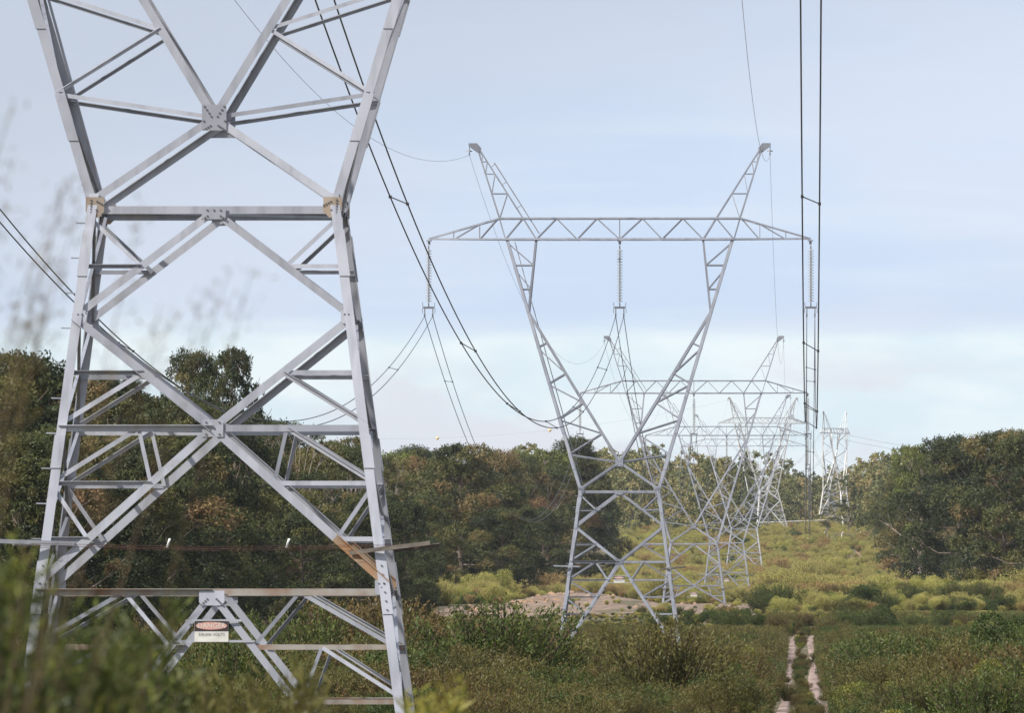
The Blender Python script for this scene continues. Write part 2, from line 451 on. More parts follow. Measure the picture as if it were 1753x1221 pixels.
def make_tower(name, label, px, d, waist_z, base, style, rz=0.0, mats=None, detail=2, sl=0.135, group='line of steel lattice towers', sign=True, k=1.0, cat='transmission tower'):
    x = lat(px, d)
    root = empty(name, (x, d, waist_z), rz)
    tag(root, label, cat, group)
    base -= 0.15
    mats = mats or [M['steel'], M['bolt'], M['steel_rusty'], M['plate_rusty'], M['steel_dull_shaded']]
    bins = {}
    def put(kind, fn, key=None, parent_key=None):
        """one mesh per member on detailed towers, one per section on far ones"""
        if True:
            mb = MB(); fn(mb)
            return mb.build(kind, mats, root)
        kk = key or kind
        mb = bins.setdefault(kk, (kind, MB()))[1]
        fn(mb)
    jit = [0]
    def nj():
        jit[0] = (jit[0] + 1) % 11
        return 0.0012 * jit[0]
    W1, W2, W3 = 0.145 * k, 0.112 * k, 0.064 * k         # leg, main, secondary angle sizes
    T = 0.014 * k
    def P(xx, z, f):                                   # a point on the front (f=-1) or back (f=+1) face
        return Vector((xx, f * half_d(z, sl), z))
    def wx(z): return half_w(z, sl)
    bz = -base
    # legs below the waist, one each, with splice angles and step bolts on one of them
    for sx in (-1, 1):
        for sy in (-1, 1):
            p0 = Vector((sx * wx(bz), sy * half_d(bz, sl), bz)); p1 = Vector((sx * wx(0), sy * half_d(0, sl), 0.25))
            def leg(mb, p0=p0, p1=p1, sx=sx, sy=sy):
                dx, dy = Vector((-sx, 0, 0)), Vector((0, -sy, 0))
                mb.corner(p0, p1, W1, T * 1.2, dx, dy, 0)
                for zs in ((-1.0, -0.3), (-3.9, -3.4), (-6.1, -5.3)):
                    if detail < 2 or zs[0] < bz: continue
                    q = [p0.lerp(p1, (z - bz) / (0.25 - bz)) for z in zs]
                    o = Vector((sx, sy, 0)) * (T * 1.25)
                    mb.corner(q[0] + o, q[1] + o, W1 * 1.12, T, dx, dy, 0)
                    for j in range(6) if zs[0] < -6 else ():
                        c = q[0].lerp(q[1], (j + 0.5) / 6) + o + dx * (W1 * 0.6)
                        mb.box(c + Vector((0, sy * 0.012, 0)), (0.009, 0, 0), (0, 0.012, 0), (0, 0, 0.009), 1)
            put('leg', leg, 'leg%d%d' % (sx, sy))
            # uprights of the open V above the waist, bent slightly at the elbow
            p2 = Vector((sx * wx(ARM_Z), sy * half_d(ARM_Z, sl), ARM_Z))
            def upright(mb, p1=p1, p2=p2, sx=sx, sy=sy):
                dx, dy = Vector((-sx, 0, 0)), Vector((0, -sy, 0))
                a = p1 - Vector((0, 0, 0.25))
                mb.corner(a, p2, W1, T * 1.2, dx, dy, 0)
                if detail >= 2:
                    for zs in ((1.05, 1.75), (2.75, 3.5)):
                        q = [a.lerp(p2, z / ARM_Z) for z in zs]
                        o = Vector((sx, sy, 0)) * (T * 1.25)
                        mb.corner(q[0] + o, q[1] + o, W1 * 1.12, T, dx, dy, 0)
            put('upright', upright, 'upright%d' % sx)
    # face bracing
    def br(kind, p0, p1, f, w, inward=True, up=True, mi=0, lay=1, key='bracing'):
        n = Vector((0, f, 0))
        off = n * -(T * 1.4 * lay + nj())
        put(kind, lambda mb: mb.angle(p0 + off, p1 + off, w, T * 0.9, n, inward, up, mi), key)
    for f in (-1, 1):
        kz = 1.40
        back_shade = 4 if f > 0 else 0  # back-face members get the darker steel, painting their shade into the colour
        low = 2 if style == 'A' else 0
        # K gusset: V legs and struts
        for sx in (-1, 1):
            elb = P(sx * 4.28, 8.46, f)
            K = P(0, kz, f)
            br('v_brace', K, elb, f, W2 * 1.1, True, True, 0, 1, 'v_brace')
            br('v_brace', K, P(sx * wx(0.06), 0.10, f), f, W2, True, True, 0, 1, 'v_brace')
            br('strut', K, P(sx * wx(1.76), 1.76, f), f, W3, True, True, back_shade, 2)
            zo = [1.76, 3.41, 5.08, 6.81]; zi = [2.75, 4.2, 5.58, 7.03]
            def inner(z): return P(sx * 4.28 * (z - kz) / (8.46 - kz), z, f)
            for i in range(4):
                o_ = P(sx * wx(zo[i]), zo[i], f)
                br('lacing', o_, inner(zi[i]), f, W3 * 0.9, not (style == 'A' and sx < 0 and f < 0), True, back_shade, 2)
                if i < 3: br('lacing', inner(zi[i]), P(sx * wx(zo[i + 1]), zo[i + 1], f), f, W3 * 0.9, True, True, back_shade, 2)
            # elbow to crossarm inner post and its lacing
            br('post', elb, P(sx * 3.93, ARM_Z, f), f, W2 * 0.85, True, True, 0, 1, 'v_brace')
            def post(z): return P(sx * (4.28 - 0.35 * (z - 8.46) / (ARM_Z - 8.46)), z, f)
            def oleg(z): return P(sx * wx(z), z, f)
            for za in (10.69, 9.56): br('lacing', oleg(za), post(za), f, W3 * 0.75, True, True, back_shade, 2)
            br('lacing', oleg(ARM_Z - 0.1), post(10.69), f, W3 * 0.75, True, True, back_shade, 2)
            br('lacing', oleg(10.55), post(9.56), f, W3 * 0.75, True, True, back_shade, 2)
        # waist beam
        br('waist_beam', P(-wx(0), 0, f), P(wx(0), 0, f), f, W2 * 1.05, True, True, back_shade, 1)
        # panel A: diamond
        zA = -3.3
        for sx in (-1, 1):
            c0 = P(0, -0.02, f); m1 = P(sx * wx(-1.62), -1.62, f); c1 = P(0, zA, f)
            br('diagonal_brace', c0, m1, f, W2, f < 0, True, 0, 1)
            br('diagonal_brace', m1, c1, f, W2 * 1.08, not (f < 0 and sx < 0), sx > 0, 0, 1)
            h = c0.lerp(m1, 0.52)
            br('tie', P(sx * wx(-0.1), -0.1, f), h, f, W3, True, sx > 0, back_shade, 2)
            br('tie', h, P(sx * wx(h.z), h.z, f), f, W3, sx > 0, True, 4 if sx < 0 else 0, 2)  # left ties take the darker steel: flange shade painted in
            h2 = m1.lerp(c1, 0.50)
            br('tie', h2, P(sx * wx(h2.z), h2.z, f), f, W3 * 1.1, sx > 0, True, 4 if sx < 0 else 0, 2)  # left side again in darker steel for painted shade
            br('tie', h2, P(sx * wx(zA + 0.05), zA + 0.05, f), f, W3 * 1.1, sx < 0, True, 0, 2)
            br('girt', P(sx * wx(zA), zA, f), P(0, zA, f), f, W2 * 0.9, sx > 0, True, 0, 1)
        # below the girt
        def inv_v(zt, zb, hs, reach=0.0, first=None):
            for sx in (-1, 1):
                top = P(0, zt, f); foot = P(sx * (wx(zb) - reach), zb, f)
                if style == 'A' and sx > 0:
                    q = top.lerp(foot, (-4.95 - zt) / (zb - zt))
                    br('diagonal_brace', top, q, f, W2 * 1.1, True, True, 0, 1)
                    br('diagonal_brace', q, foot, f, W2 * 1.1, f > 0, True, 5, 1)
                else: br('diagonal_brace', top, foot, f, W2 * 1.1, f < 0 or sx > 0, sx > 0, 0, 1)
                def vp(z): return top.lerp(foot, (z - zt) / (zb - zt))
                def lp(z): return P(sx * wx(z), z, f)
                if first:
                    g = P(sx * wx(zt) * 0.48, zt, f)
                    br('tie', g, lp(hs[0]), f, W3 * 1.05, sx < 0, True, 0, 2)
                    br('tie', g, vp(hs[0]), f, W3 * 0.9, True, True, 4 if sx > 0 else 0, 2)
                for i, z in enumerate(hs):
                    br('tie', vp(z), lp(z), f, W3 * 1.1, sx > 0, True, 4 if sx < 0 else 0, 2)  # left ties darkened in colour for the shade under their flanges
                    nz = hs[i + 1] if i + 1 < len(hs) else None
                    if nz is not None and style != 'A':
                        if sx < 0 or i == 0: br('tie', lp(z), vp(nz), f, W3 * 0.9, True, True, 0, 2)
                    elif nz is not None:
                        br('tie', lp(z), vp(nz), f, W3 * 0.95, True, True, 4 if sx > 0 else 0, 2)
        if style == 'A':
            inv_v(zA, -5.66, [-4.13, -4.97], 0.0, True)
            for sx in (-1, 1):
                br('girt', P(sx * wx(-5.77), -5.77, f), P(0.0, -5.77, f), f, W2 * 0.95, sx > 0, True, 2, 1)
            zb = bz
            for sx in (-1, 1):
                top = P(0, -5.8, f); foot = P(sx * 0.78 * (-5.8 - zb), zb, f)
                br('diagonal_brace', top, foot, f, W2 * 0.95, f < 0, sx > 0, 0, 1)
                def vp(z): return top.lerp(foot, (z + 5.8) / (zb + 5.8))
                def lp(z): return P(sx * wx(z), z, f)
                g = P(sx * 1.32, -5.77, f)
                br('tie', g, lp(-6.6), f, W3, True, True, 0 if sx > 0 else 4, 2)
                br('tie', g, vp(-6.6), f, W3 * 0.9, True, True, 4 if sx > 0 else 0, 2)
                br('tie', vp(-6.6), lp(-6.6), f, W3 * 1.15, True, True, 2, 2)
                g2 = vp(-6.6).lerp(lp(-6.6), 0.48)
                br('tie', g2, lp(-7.38), f, W3 * 0.9, True, True, 0 if sx > 0 else 4, 2)
                br('tie', g2, vp(-7.5), f, W3 * 0.8, True, True, 4, 2)
                br('tie', vp(-7.42), lp(-7.42), f, W3 * 1.15, sx > 0, True, 2, 2)
        elif style == 'B':
            inv_v(zA, bz + 0.3, [z for z in (-4.15, -4.95, -5.75, -6.55, -7.3) if z > bz + 0.5], 0.05, True)
        elif style == 'C':
            inv_v(zA, bz + 0.1, [-4.1], 0.05, True)
        # gusset plates with their bolts
        if detail >= 2:
            def plate(c, hw, hh, kind_mi, bolts, cut=0.0, off=0.006):
                n = Vector((0, f, 0))
                def fn(mb):
                    q = Vector(c) + n * off
                    pts = [(-hw, -hh + cut), (-hw + cut, -hh), (hw - cut, -hh), (hw, -hh + cut), (hw, hh), (-hw, hh)]
                    vs = [q + Vector((u, s_ * 0.005, v)) for s_ in (-1, 1) for u, v in pts]
                    m = len(pts)
                    mb.add(vs, [tuple(range(m)), tuple(range(2 * m - 1, m - 1, -1))] + [(i, m + i, m + (i + 1) % m, (i + 1) % m) for i in range(m)], kind_mi)
                    for (u, v) in bolts:
                        mb.box(q + Vector((u, f * 0.014, v)), (0.0105, 0, 0), (0, 0.010, 0), (0, 0, 0.0105), 1)
                put('gusset_plate', fn, 'gusset')
            xb = [(sx * (0.155 - 0.035 * i) * 0.95, 0.17 - 0.05 * i) for sx in (-1, 1) for i in range(4)]
            xb += [(sx * (0.06 + 0.033 * i), -0.12 - 0.022 * i) for sx in (-1, 1) for i in range(4)] + [(-0.16, -0.05), (0.16, -0.05)]
            plate(P(0, kz, f), 0.185, 0.195, 0, xb)
            gb = [(-0.10, 0.05), (0, 0.05), (0.10, 0.05)] + [(sx * (0.10 + 0.035 * i), -0.04 - 0.025 * i) for sx in (-1, 1) for i in range(3)]
            plate(P(0, -0.05, f), 0.18, 0.09, 0, gb, 0.03)
            plate(P(0, zA, f), 0.16, 0.13, 0, [(sx * 0.10, sz * 0.09) for sx in (-1, 1) for sz in (-1, 1)] + [(-0.04, 0), (0.02, 0)])
            for sx in (-1, 1):
                wb = [(sx * 0.06, 0.11 - 0.045 * i) for i in range(7)] + [(-sx * (0.03 + 0.035 * i), 0.09 - 0.02 * i) for i in range(4)] + [(-sx * 0.02, -0.04)]
                plate(P(sx * (wx(0.04) - 0.10), 0.04, f), 0.14, 0.155, 3 if style == 'A' else 0, wb, 0.09, 0.022)
                plate(P(sx * (wx(-1.62) - 0.09), -1.62, f), 0.085, 0.10, 0, [(sx * 0.03, 0.04), (-sx * 0.03, 0.04), (sx * 0.03, -0.04)], 0.03)
                if style == 'A':
                    plate(P(sx * (wx(-5.72) - 0.10), -5.70, f), 0.10, 0.11, 0, [(0.04, 0.06), (-0.04, 0.06), (0.03, -0.05), (0, 0)], 0.03)
            if style == 'A':
                pb = [(sx * (0.07 + 0.03 * i), -0.01 - 0.03 * i) for sx in (-1, 1) for i in range(4)]
                plate(P(0, -5.86, f), 0.19, 0.11, 0, pb, 0.05)
    # side faces: crossing diagonals between front and back
    for sx in (-1, 1):
        n = Vector((sx, 0, 0))
        def Q(z, f): return Vector((sx * (wx(z) - 0.02 - T * 2), f * half_d(z, sl), z))
        lv = [0, -1.65, -3.3, -4.6, -5.8] if bz < -5.9 else [0, -1.65, -3.3]
        lv = [z for z in lv if z > bz] + [bz]
        for a, b_ in zip(lv[:-1], lv[1:]):
            for f in (-1, 1):
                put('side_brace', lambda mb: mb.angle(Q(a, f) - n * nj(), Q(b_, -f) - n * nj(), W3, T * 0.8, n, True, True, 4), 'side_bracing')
        uz = [0, 1.76, 3.41, 5.08, 6.81, 8.46, 10.2, ARM_Z]
        for i, (a, b_) in enumerate(zip(uz[:-1], uz[1:])):
            f = -1 if i % 2 else 1
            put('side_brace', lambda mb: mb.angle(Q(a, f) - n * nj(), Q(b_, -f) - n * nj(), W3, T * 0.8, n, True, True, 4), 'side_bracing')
    # horizontal plan braces
    for z in (0, -3.3) + ((-5.77,) if style == 'A' else ()):
        if z < bz: continue
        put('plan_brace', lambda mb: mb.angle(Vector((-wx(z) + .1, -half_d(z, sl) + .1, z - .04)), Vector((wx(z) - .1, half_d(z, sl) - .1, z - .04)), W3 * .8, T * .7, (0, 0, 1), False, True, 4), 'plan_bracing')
    # crossarm: chords as the part, lacing as its own pieces
    def cross(mb):
        for f in (-1, 1):
            yb = half_d(ARM_Z, sl); n = Vector((0, f, 0))
            tip = lambda sx: Vector((sx * 9.0, f * 0.12, ARM_Z + 0.02))
            oa = lambda sx: Vector((sx * 5.38, f * yb, ARM_Z)); ta = lambda sx: Vector((sx * 5.66, f * yb * 0.96, TOP_Z))
            mb.angle(oa(-1), oa(1), W2 * 0.8, T, n, False, False, 0)
            mb.angle(ta(-1), ta(1), W2 * 0.72, T, n, True, True, 0)
            for sx in (-1, 1):
                mb.angle(oa(sx), tip(sx), W2 * 0.7, T, n, True, True, 0)
                mb.angle(ta(sx), tip(sx), W2 * 0.7, T, n, True, True, 0)
        for sx in (-1, 0, 1):
            mb.box((sx * 8.98, 0, ARM_Z - 0.06), (0.13, 0, 0), (0, 0.13, 0), (0, 0, 0.03), 0)
            mb.box((sx * 8.98, 0, ARM_Z - 0.17), (0.06, 0, 0), (0, 0.02, 0), (0, 0, 0.09), 0)
    carm = None
    if detail >= 1:
        mb = MB(); cross(mb); carm = mb.build('crossarm', mats, root)
    else:
        put('crossarm', cross, 'crossarm')
    def lace(p0, p1, n, w=W3 * 0.72, mi=0, par=None, inw=True):
        mb = MB(); mb.angle(p0, p1, w, T * 0.8, n, inw, True, mi); mb.build('lacing', mats, par or carm)
    for f in (-1, 1):
        yb = half_d(ARM_Z, sl) - 0.03; n = Vector((0, f, 0))
        B = lambda xx: Vector((xx, f * (yb if abs(xx) <= 5.4 else yb + (0.12 - yb) * (abs(xx) - 5.38) / 3.62), ARM_Z))
        Tn = lambda xx: Vector((xx, f * (yb * 0.96 if abs(xx) <= 5.7 else yb * .96 + (0.12 - yb * .96) * (abs(xx) - 5.66) / 3.34),
                                TOP_Z if abs(xx) <= 5.7 else TOP_Z + (ARM_Z - TOP_Z) * (abs(xx) - 5.66) / 3.34))
        for sx in (-1, 1):
            seq = [(5.38, 4.56), (3.93, 2.97), (2.0, 1.07)]
            prev = None
            for b_, t_ in seq:
                if prev is not None: lace(Tn(sx * prev), B(sx * b_), n, mi=4)
                lace(B(sx * b_), Tn(sx * t_), n); prev = t_
            lace(Tn(sx * 1.07), B(0), n)
            lace(B(sx * 5.38), Tn(sx * 5.66), n)
            lace(B(sx * 6.58), Tn(sx * 5.75), n); lace(B(sx * 6.6), Tn(sx * 6.6), n, W3 * 0.6)
            lace(B(sx * 7.8), Tn(sx * 6.62), n); lace(B(sx * 7.82), Tn(sx * 7.82), n, W3 * 0.6)
        lace(B(0), Tn(0), n, W3 * 0.6)
    for i in range(12):                                # bottom and top plan lacing
        xa, xb_ = -5.38 + i * 0.897, -5.38 + (i + 1) * 0.897
        s_ = 1 if i % 2 else -1
        yb = half_d(ARM_Z, sl) - 0.05
        mb = MB(); mb.angle((xa, s_ * yb, ARM_Z - 0.02), (xb_, -s_ * yb, ARM_Z - 0.02), W3 * 0.6, T * 0.7, (0, 0, 1), True, True, 4)
        mb.build('plan_lacing', mats, carm)
    # earth wire peaks
    for sx in (-1, 1):
        mb = MB(); pls = []
        tipz = 16.15
        def och(z): return sx * (5.66 + (6.68 - 5.66) * (z - TOP_Z) / (tipz - TOP_Z))
        def ich(z): return sx * (3.93 + (6.60 - 3.93) * (z - ARM_Z) / (tipz - ARM_Z))
        def dp(z): return (half_d(ARM_Z, sl) - 0.02) * (1 - 0.88 * (z - ARM_Z) / (tipz - ARM_Z))
        for f in (-1, 1):
            n = Vector((0, f, 0))
            V = lambda xx, z: Vector((xx, f * dp(z), z))
            mb.angle(V(och(TOP_Z), TOP_Z), V(och(tipz), tipz), W2 * 0.62, T, n, True, True, 0)
            mb.angle(V(ich(ARM_Z), ARM_Z), V(ich(tipz), tipz), W2 * 0.62, T, n, True, True, 0)
            zs = [TOP_Z, 14.07, 15.0, 15.58, 15.93]
            for a, b_ in zip(zs[:-1], zs[1:]):
                pls.append((V(och(b_), b_), V(ich(b_), b_), n, 0))
                pls.append((V(ich(b_), b_), V(och(a), a), n, 4))
        # bracket carrying the earth wire clamp
        c = [(sx * 6.55, 15.98), (sx * 6.72, 16.02), (sx * 7.12, 16.32), (sx * 7.12, 16.46), (sx * 6.72, 16.46), (sx * 6.52, 16.22)]
        vs = [(u, s_ * 0.07, v) for s_ in (-1, 1) for u, v in c]
        mb.add(vs, [tuple(range(6)), tuple(range(11, 5, -1))] + [(i, 6 + i, 6 + (i + 1) % 6, (i + 1) % 6) for i in range(6)], 0)
        pk = mb.build('peak', mats, root)
        for q0, q1, n, mi in pls: lace(q0, q1, n, W3 * 0.6, mi, pk)
        if detail >= 1:
            hb = MB()                                  # hanging clamp of the earth wire
            hb.tube([(sx * 7.08, 0, 16.32), (sx * 7.08, 0, 15.95)], 0.02, 5)
            hb.lathe((sx * 7.08, 0, 16.08), [(0.02, 0.05), (0.13, 0.02), (0.14, -0.01), (0.03, -0.03)], 8)
            hb.box((sx * 7.08, 0, 15.93), (0.035, 0, 0), (0, 0.16, 0), (0, 0, 0.03))
            hb.build('earth_wire_clamp', [M['fitting']], root)
    # climbing rail outside the left peak and down the left upright
    if detail >= 1:
        mb = MB()
        a, b_ = Vector((-6.10, -0.3, 15.4)) , Vector((-3.98, -0.75, 12.05))
        o = Vector((0.20, 0, 0.13))
        mb.tube([a + o, b_ + o], 0.028, 5)
        for t in (0.02, 0.27, 0.6): mb.tube([a.lerp(b_, t) - Vector((0.03, 0, 0.02)), a.lerp(b_, t) + o], 0.017, 4)
        a2 = P(-wx(11.8) + 0.42, 11.8, -1); b2 = P(-wx(0.4) + 0.26, 0.4, -1)
        mb.tube([a2 + Vector((0, 0.3, 0)), b2 + Vector((0, 0.3, 0))], 0.022, 5)
        mb.build('climbing_rail', [M['steel_old']], root)
    if detail >= 2:
        z = -0.2
        i = 0
        while z > bz + 1.8 and z > -5.0:
            p = P(-wx(z), z, -1)
            mb = MB()
            mb.tube([p + Vector((0.02, 0.03, 0)), p + Vector((-0.17, 0.03, 0.005))], 0.011, 5)
            mb.build('step_bolt', [M['steel_dull_shaded']], root)
            z -= 0.53
    # climbing guard: outrigger arms at the corners with a barbed wire strand round them
    zg = {'A': -5.08, 'B': -3.56, 'C': -3.5}.get(style)
    if zg is not None and detail >= 1:
        ends = {}
        for sx in (-1, 1):
            for f in (-1, 1):
                p = P(sx * wx(zg), zg, f)
                a_ = p + Vector((-sx * 0.5, f * 0.04, 0.04 if sx < 0 else -0.1)); e = p + Vector((sx * 0.72, f * 0.35, 0.08 if sx < 0 else 0.05))
                mb = MB(); mb.angle(a_, e, 0.065 * k, T * 0.7, (0, f, 0.2), True, True, 0)
                mb.build('outrigger', [M['steel_old'] if sx < 0 else M['outrigger'], M['bolt']], root)
                ends[(sx, f)] = (p, e)
        if style == 'A':
            mb = MB()
            for t in (0.1, 0.6):
                ring = [ends[q][0].lerp(ends[q][1], t) for q in ((-1, -1), (1, -1), (1, 1), (-1, 1), (-1, -1))]
                for a, b_ in zip(ring[:-1], ring[1:]):
                    mid = (a + b_) / 2 - Vector((0, 0, 0.05))
                    mb.tube([a, mid, b_], 0.003, 4)
                    for j in range(1, 36):
                        q = a.lerp(b_, j / 36) - Vector((0, 0, 0.05 * (1 - abs(j / 18 - 1))))
                        mb.tube([q + Vector((0.010, 0, 0.014)), q - Vector((0.010, 0, 0.014))], 0.002, 3)
            mb.build('barbed_wire', [M['barb']], root)
    # danger notice bolted between the diagonal braces
    if sign:
        zs_ = {'A': -6.36, 'B': -4.13, 'C': -4.0}[style]
        make_sign(root, Vector((0.0, -half_d(zs_, sl) - 0.03, zs_)), half_d(zs_, sl))
    for kk, (kind, mb) in bins.items():
        if mb.v: mb.build(kind, mats, root)
    return root

def text_mesh(txt, size):
    cu = bpy.data.curves.new('txt', 'FONT')
    cu.body = txt; cu.size = size; cu.align_x = 'CENTER'; cu.align_y = 'CENTER'
    cu.resolution_u = 3
    o = bpy.data.objects.new('txt', cu)
    COL.objects.link(o)
    dg = bpy.context.evaluated_depsgraph_get()
    me = bpy.data.meshes.new_from_object(o.evaluated_get(dg))
    bpy.data.objects.remove(o); bpy.data.curves.remove(cu)
    return me

SIGN_TXT = {}
def make_sign(root, c, hd):
    w, h = 0.255, 0.158
    mb = MB(); mb.box(c, (w, 0, 0), (0, 0.004, 0), (0, 0, h), 0)
    sg = mb.build('danger_sign', [M['sign_white']], root)
    mb = MB(); mb.box(c + Vector((0, -0.006, h * 0.5)), (w * 0.99, 0, 0), (0, 0.001, 0), (0, 0, h * 0.49), 0)
    mb.build('black_band', [M['sign_black']], sg)
    mb = MB(); q = c + Vector((0, -0.009, h * 0.53)); n = 32
    vs = [q + Vector((w * 0.92 * math.cos(2 * math.pi * i / n), 0, h * 0.36 * math.sin(2 * math.pi * i / n))) for i in range(n)]
    mb.add(vs, [tuple(range(n))]); mb.build('red_oval', [M['sign_red']], sg)
    for txt, size, dz, mat, nm in (('DANGER', 0.105, h * 0.53, M['sign_white'], 'warning_word'), ('330,000 VOLTS', 0.062, -h * 0.30, M['sign_ink'], 'voltage_text')):
        if txt not in SIGN_TXT: SIGN_TXT[txt] = text_mesh(txt, size); SIGN_TXT[txt].materials.append(mat)
        o = bpy.data.objects.new(nm, SIGN_TXT[txt]); COL.objects.link(o)
        o.parent = sg; o.rotation_euler = (math.pi / 2, 0, 0); o.location = c + Vector((0, -0.012, dz))
    mb = MB()
    for dz, l in ((h + 0.005, 0.42), (-h + 0.01, 0.62)):
        mb.box(c + Vector((0.03, 0.016, dz)), (l, 0, 0), (0, 0.008, 0), (0, 0, 0.018), 0)
    mb.build('sign_bar', [M['steel_old']], root)

steel_mats = lambda a: [a, M['bolt'], M['steel_rusty'], M['plate_rusty'], M['steel_dull_shaded'], M['steel_orange']]
T1 = make_tower('lattice_tower', 'nearest lattice tower, filling the left of the view, cut off above its waist', 374, 240, 7.84, 8.45, 'A', 0, steel_mats(M['steel']))
T2 = make_tower('lattice_tower', 'whole delta-headed lattice tower standing in scrub, second from the camera', 1061, 744, 7.79, 8.2, 'B', 0, steel_mats(M['steel_dull_shaded']))
T3 = make_tower('lattice_tower', 'short-legged lattice tower on bare sandy ground, seen through the legs of a larger one', 1188, 1248, 7.88, 4.95, 'C', 0, steel_mats(M['steel_dull_shaded']))
T4 = make_tower('lattice_tower', 'pale lattice tower beyond the short-legged one, on the lower slope', 1244, 1752, 10.54, 6.8, 'B', 0, steel_mats(M['steel_dull_shaded']), detail=1, k=1.05)
T5 = make_tower('lattice_tower', 'small pale lattice tower overlapped by the white angle tower behind it', 1274, 2256, 15.03, 6.7, 'B', 0, steel_mats(M['steel']), detail=1, k=1.05)
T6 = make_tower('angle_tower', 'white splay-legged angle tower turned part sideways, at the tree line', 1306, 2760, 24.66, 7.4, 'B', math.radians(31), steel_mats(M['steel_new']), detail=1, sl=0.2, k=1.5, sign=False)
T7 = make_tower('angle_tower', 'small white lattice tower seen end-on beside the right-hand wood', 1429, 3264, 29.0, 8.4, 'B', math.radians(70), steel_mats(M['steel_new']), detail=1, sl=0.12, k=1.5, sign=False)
TW = [(T1, 374), (T2, 1061), (T3, 1188), (T4, 1244), (T5, 1274), (T6, 1306), (T7, 1429)]

# two scraps of white tape caught on the climbing-guard wire of the nearest tower
for px, lab in ((285, 'scrap of white tape on barbed wire left of the danger sign'), (490, 'scrap of white tape on barbed wire right of the danger sign')):
    x = lat(px, 237)
    z0 = T1.location.z - 5.03
    mb = MB()
    q = Vector((x, 240 - 2.55, z0))
    mb.add([q + Vector(p) for p in ((-0.03, 0, -0.07), (0.0, 0.01, -0.07), (0.045, 0, 0.065), (0.01, 0.01, 0.07), (0.0, -0.012, 0.0))],
           [(0, 1, 2, 3), (0, 4, 3), (0, 1, 4), (1, 2, 4), (2, 3, 4)])
    tag(mb.build('tape_scrap', M['rag']), lab, 'tape')

# ------------------------------------------------------------------ insulators and wires
def arm_point(T, xx, z):
    return T.matrix_world_static @ Vector((xx, 0, z)) if False else Vector((T.location.x + xx * math.cos(T.rotation_euler.z), T.location.y + xx * math.sin(T.rotation_euler.z), T.location.z + z))

def insulator_meshes():
    d = MB()
    n = 19
    for i in range(n):
        z = -0.34 - i * 0.132
        d.lathe((0, 0, z), [(0.018, 0.066), (0.05, 0.06), (0.055, 0.03), (0.14, 0.0), (0.145, -0.018), (0.05, -0.022), (0.018, -0.03), (0.018, -0.066)], 10)
    a = d.build('disc_string', [M['porcelain']], smooth=True)
    y = MB()
    y.tube([(0, 0, -0.1), (0, 0, -0.3)], 0.03, 6)
    y.tube([(0, 0, -2.8), (0, 0, -2.98)], 0.03, 6)
    y.box((0, 0, -3.02), (0.25, 0, 0), (0, 0.015, 0), (0, 0, 0.05))
    b = y.build('yoke', [M['fitting']])
    h = MB()
    for sx in (-1, 1):
        h.tube([(sx * 0.22, 0, -3.0), (sx * 0.27, 0, -2.98), (sx * 0.29, 0, -2.78)], 0.014, 5)
        h.tube([(sx * 0.27, 0, -3.0), (sx * 0.30, 0, -3.12), (sx * 0.29, 0, -3.28)], 0.014, 5)
    c = h.build('arcing_horn', [M['fitting']])
    es = []
    for sx in (-1, 1):
        k = MB()
        k.tube([(sx * 0.19, 0, -3.06), (sx * 0.19, 0, -3.34)], 0.028, 5)
        k.box((sx * 0.19, 0, -3.36), (0.035, 0, 0), (0, 0.17, 0), (0, 0, 0.05))
        k.box((sx * 0.19, 0.15, -3.42), (0.03, 0, 0), (0, 0.05, 0), (0, 0, 0.05))
        es.append(k.build('suspension_clamp', [M['fitting']]))
    return [a, b, c] + es
ins_parts = insulator_meshes()
order = ['second', 'third', 'fourth', 'fifth']
tower_words = ['the whole tower in the scrub', 'the short-legged tower on sand', 'the pale tower on the lower slope', 'the small pale tower before white steel']
first = True
for ti, T in enumerate((T2, T3, T4, T5)):
    for xx, sd in ((-9.0, 'left arm tip'), (0.0, 'crossarm middle'), (9.0, 'right arm tip')):
        r = empty('insulator_string', arm_point(T, xx, ARM_Z - 0.2))
        tag(r, 'insulator string at the %s of %s' % (sd, tower_words[ti]), 'insulator', 'insulator strings on the towers')
        for p in ins_parts:
            q = p if first else p.copy()
            if not first: COL.objects.link(q)
            q.parent = r
        first = False
COND_Z = ARM_Z - 0.2 - 3.42
span_words = ['between the nearest tower and the whole tower in the scrub', 'between the whole tower and the short-legged tower',
              'between the short-legged tower and the pale tower on the slope', 'between the two pale towers on the slope',
              'between the small pale tower and the white angle tower', 'between the two white angle towers']
def sagpts(a, b, sag, n):
    return [a.lerp(b, i / n) - Vector((0, 0, 4 * sag * (i / n) * (1 - i / n))) for i in range(n + 1)]
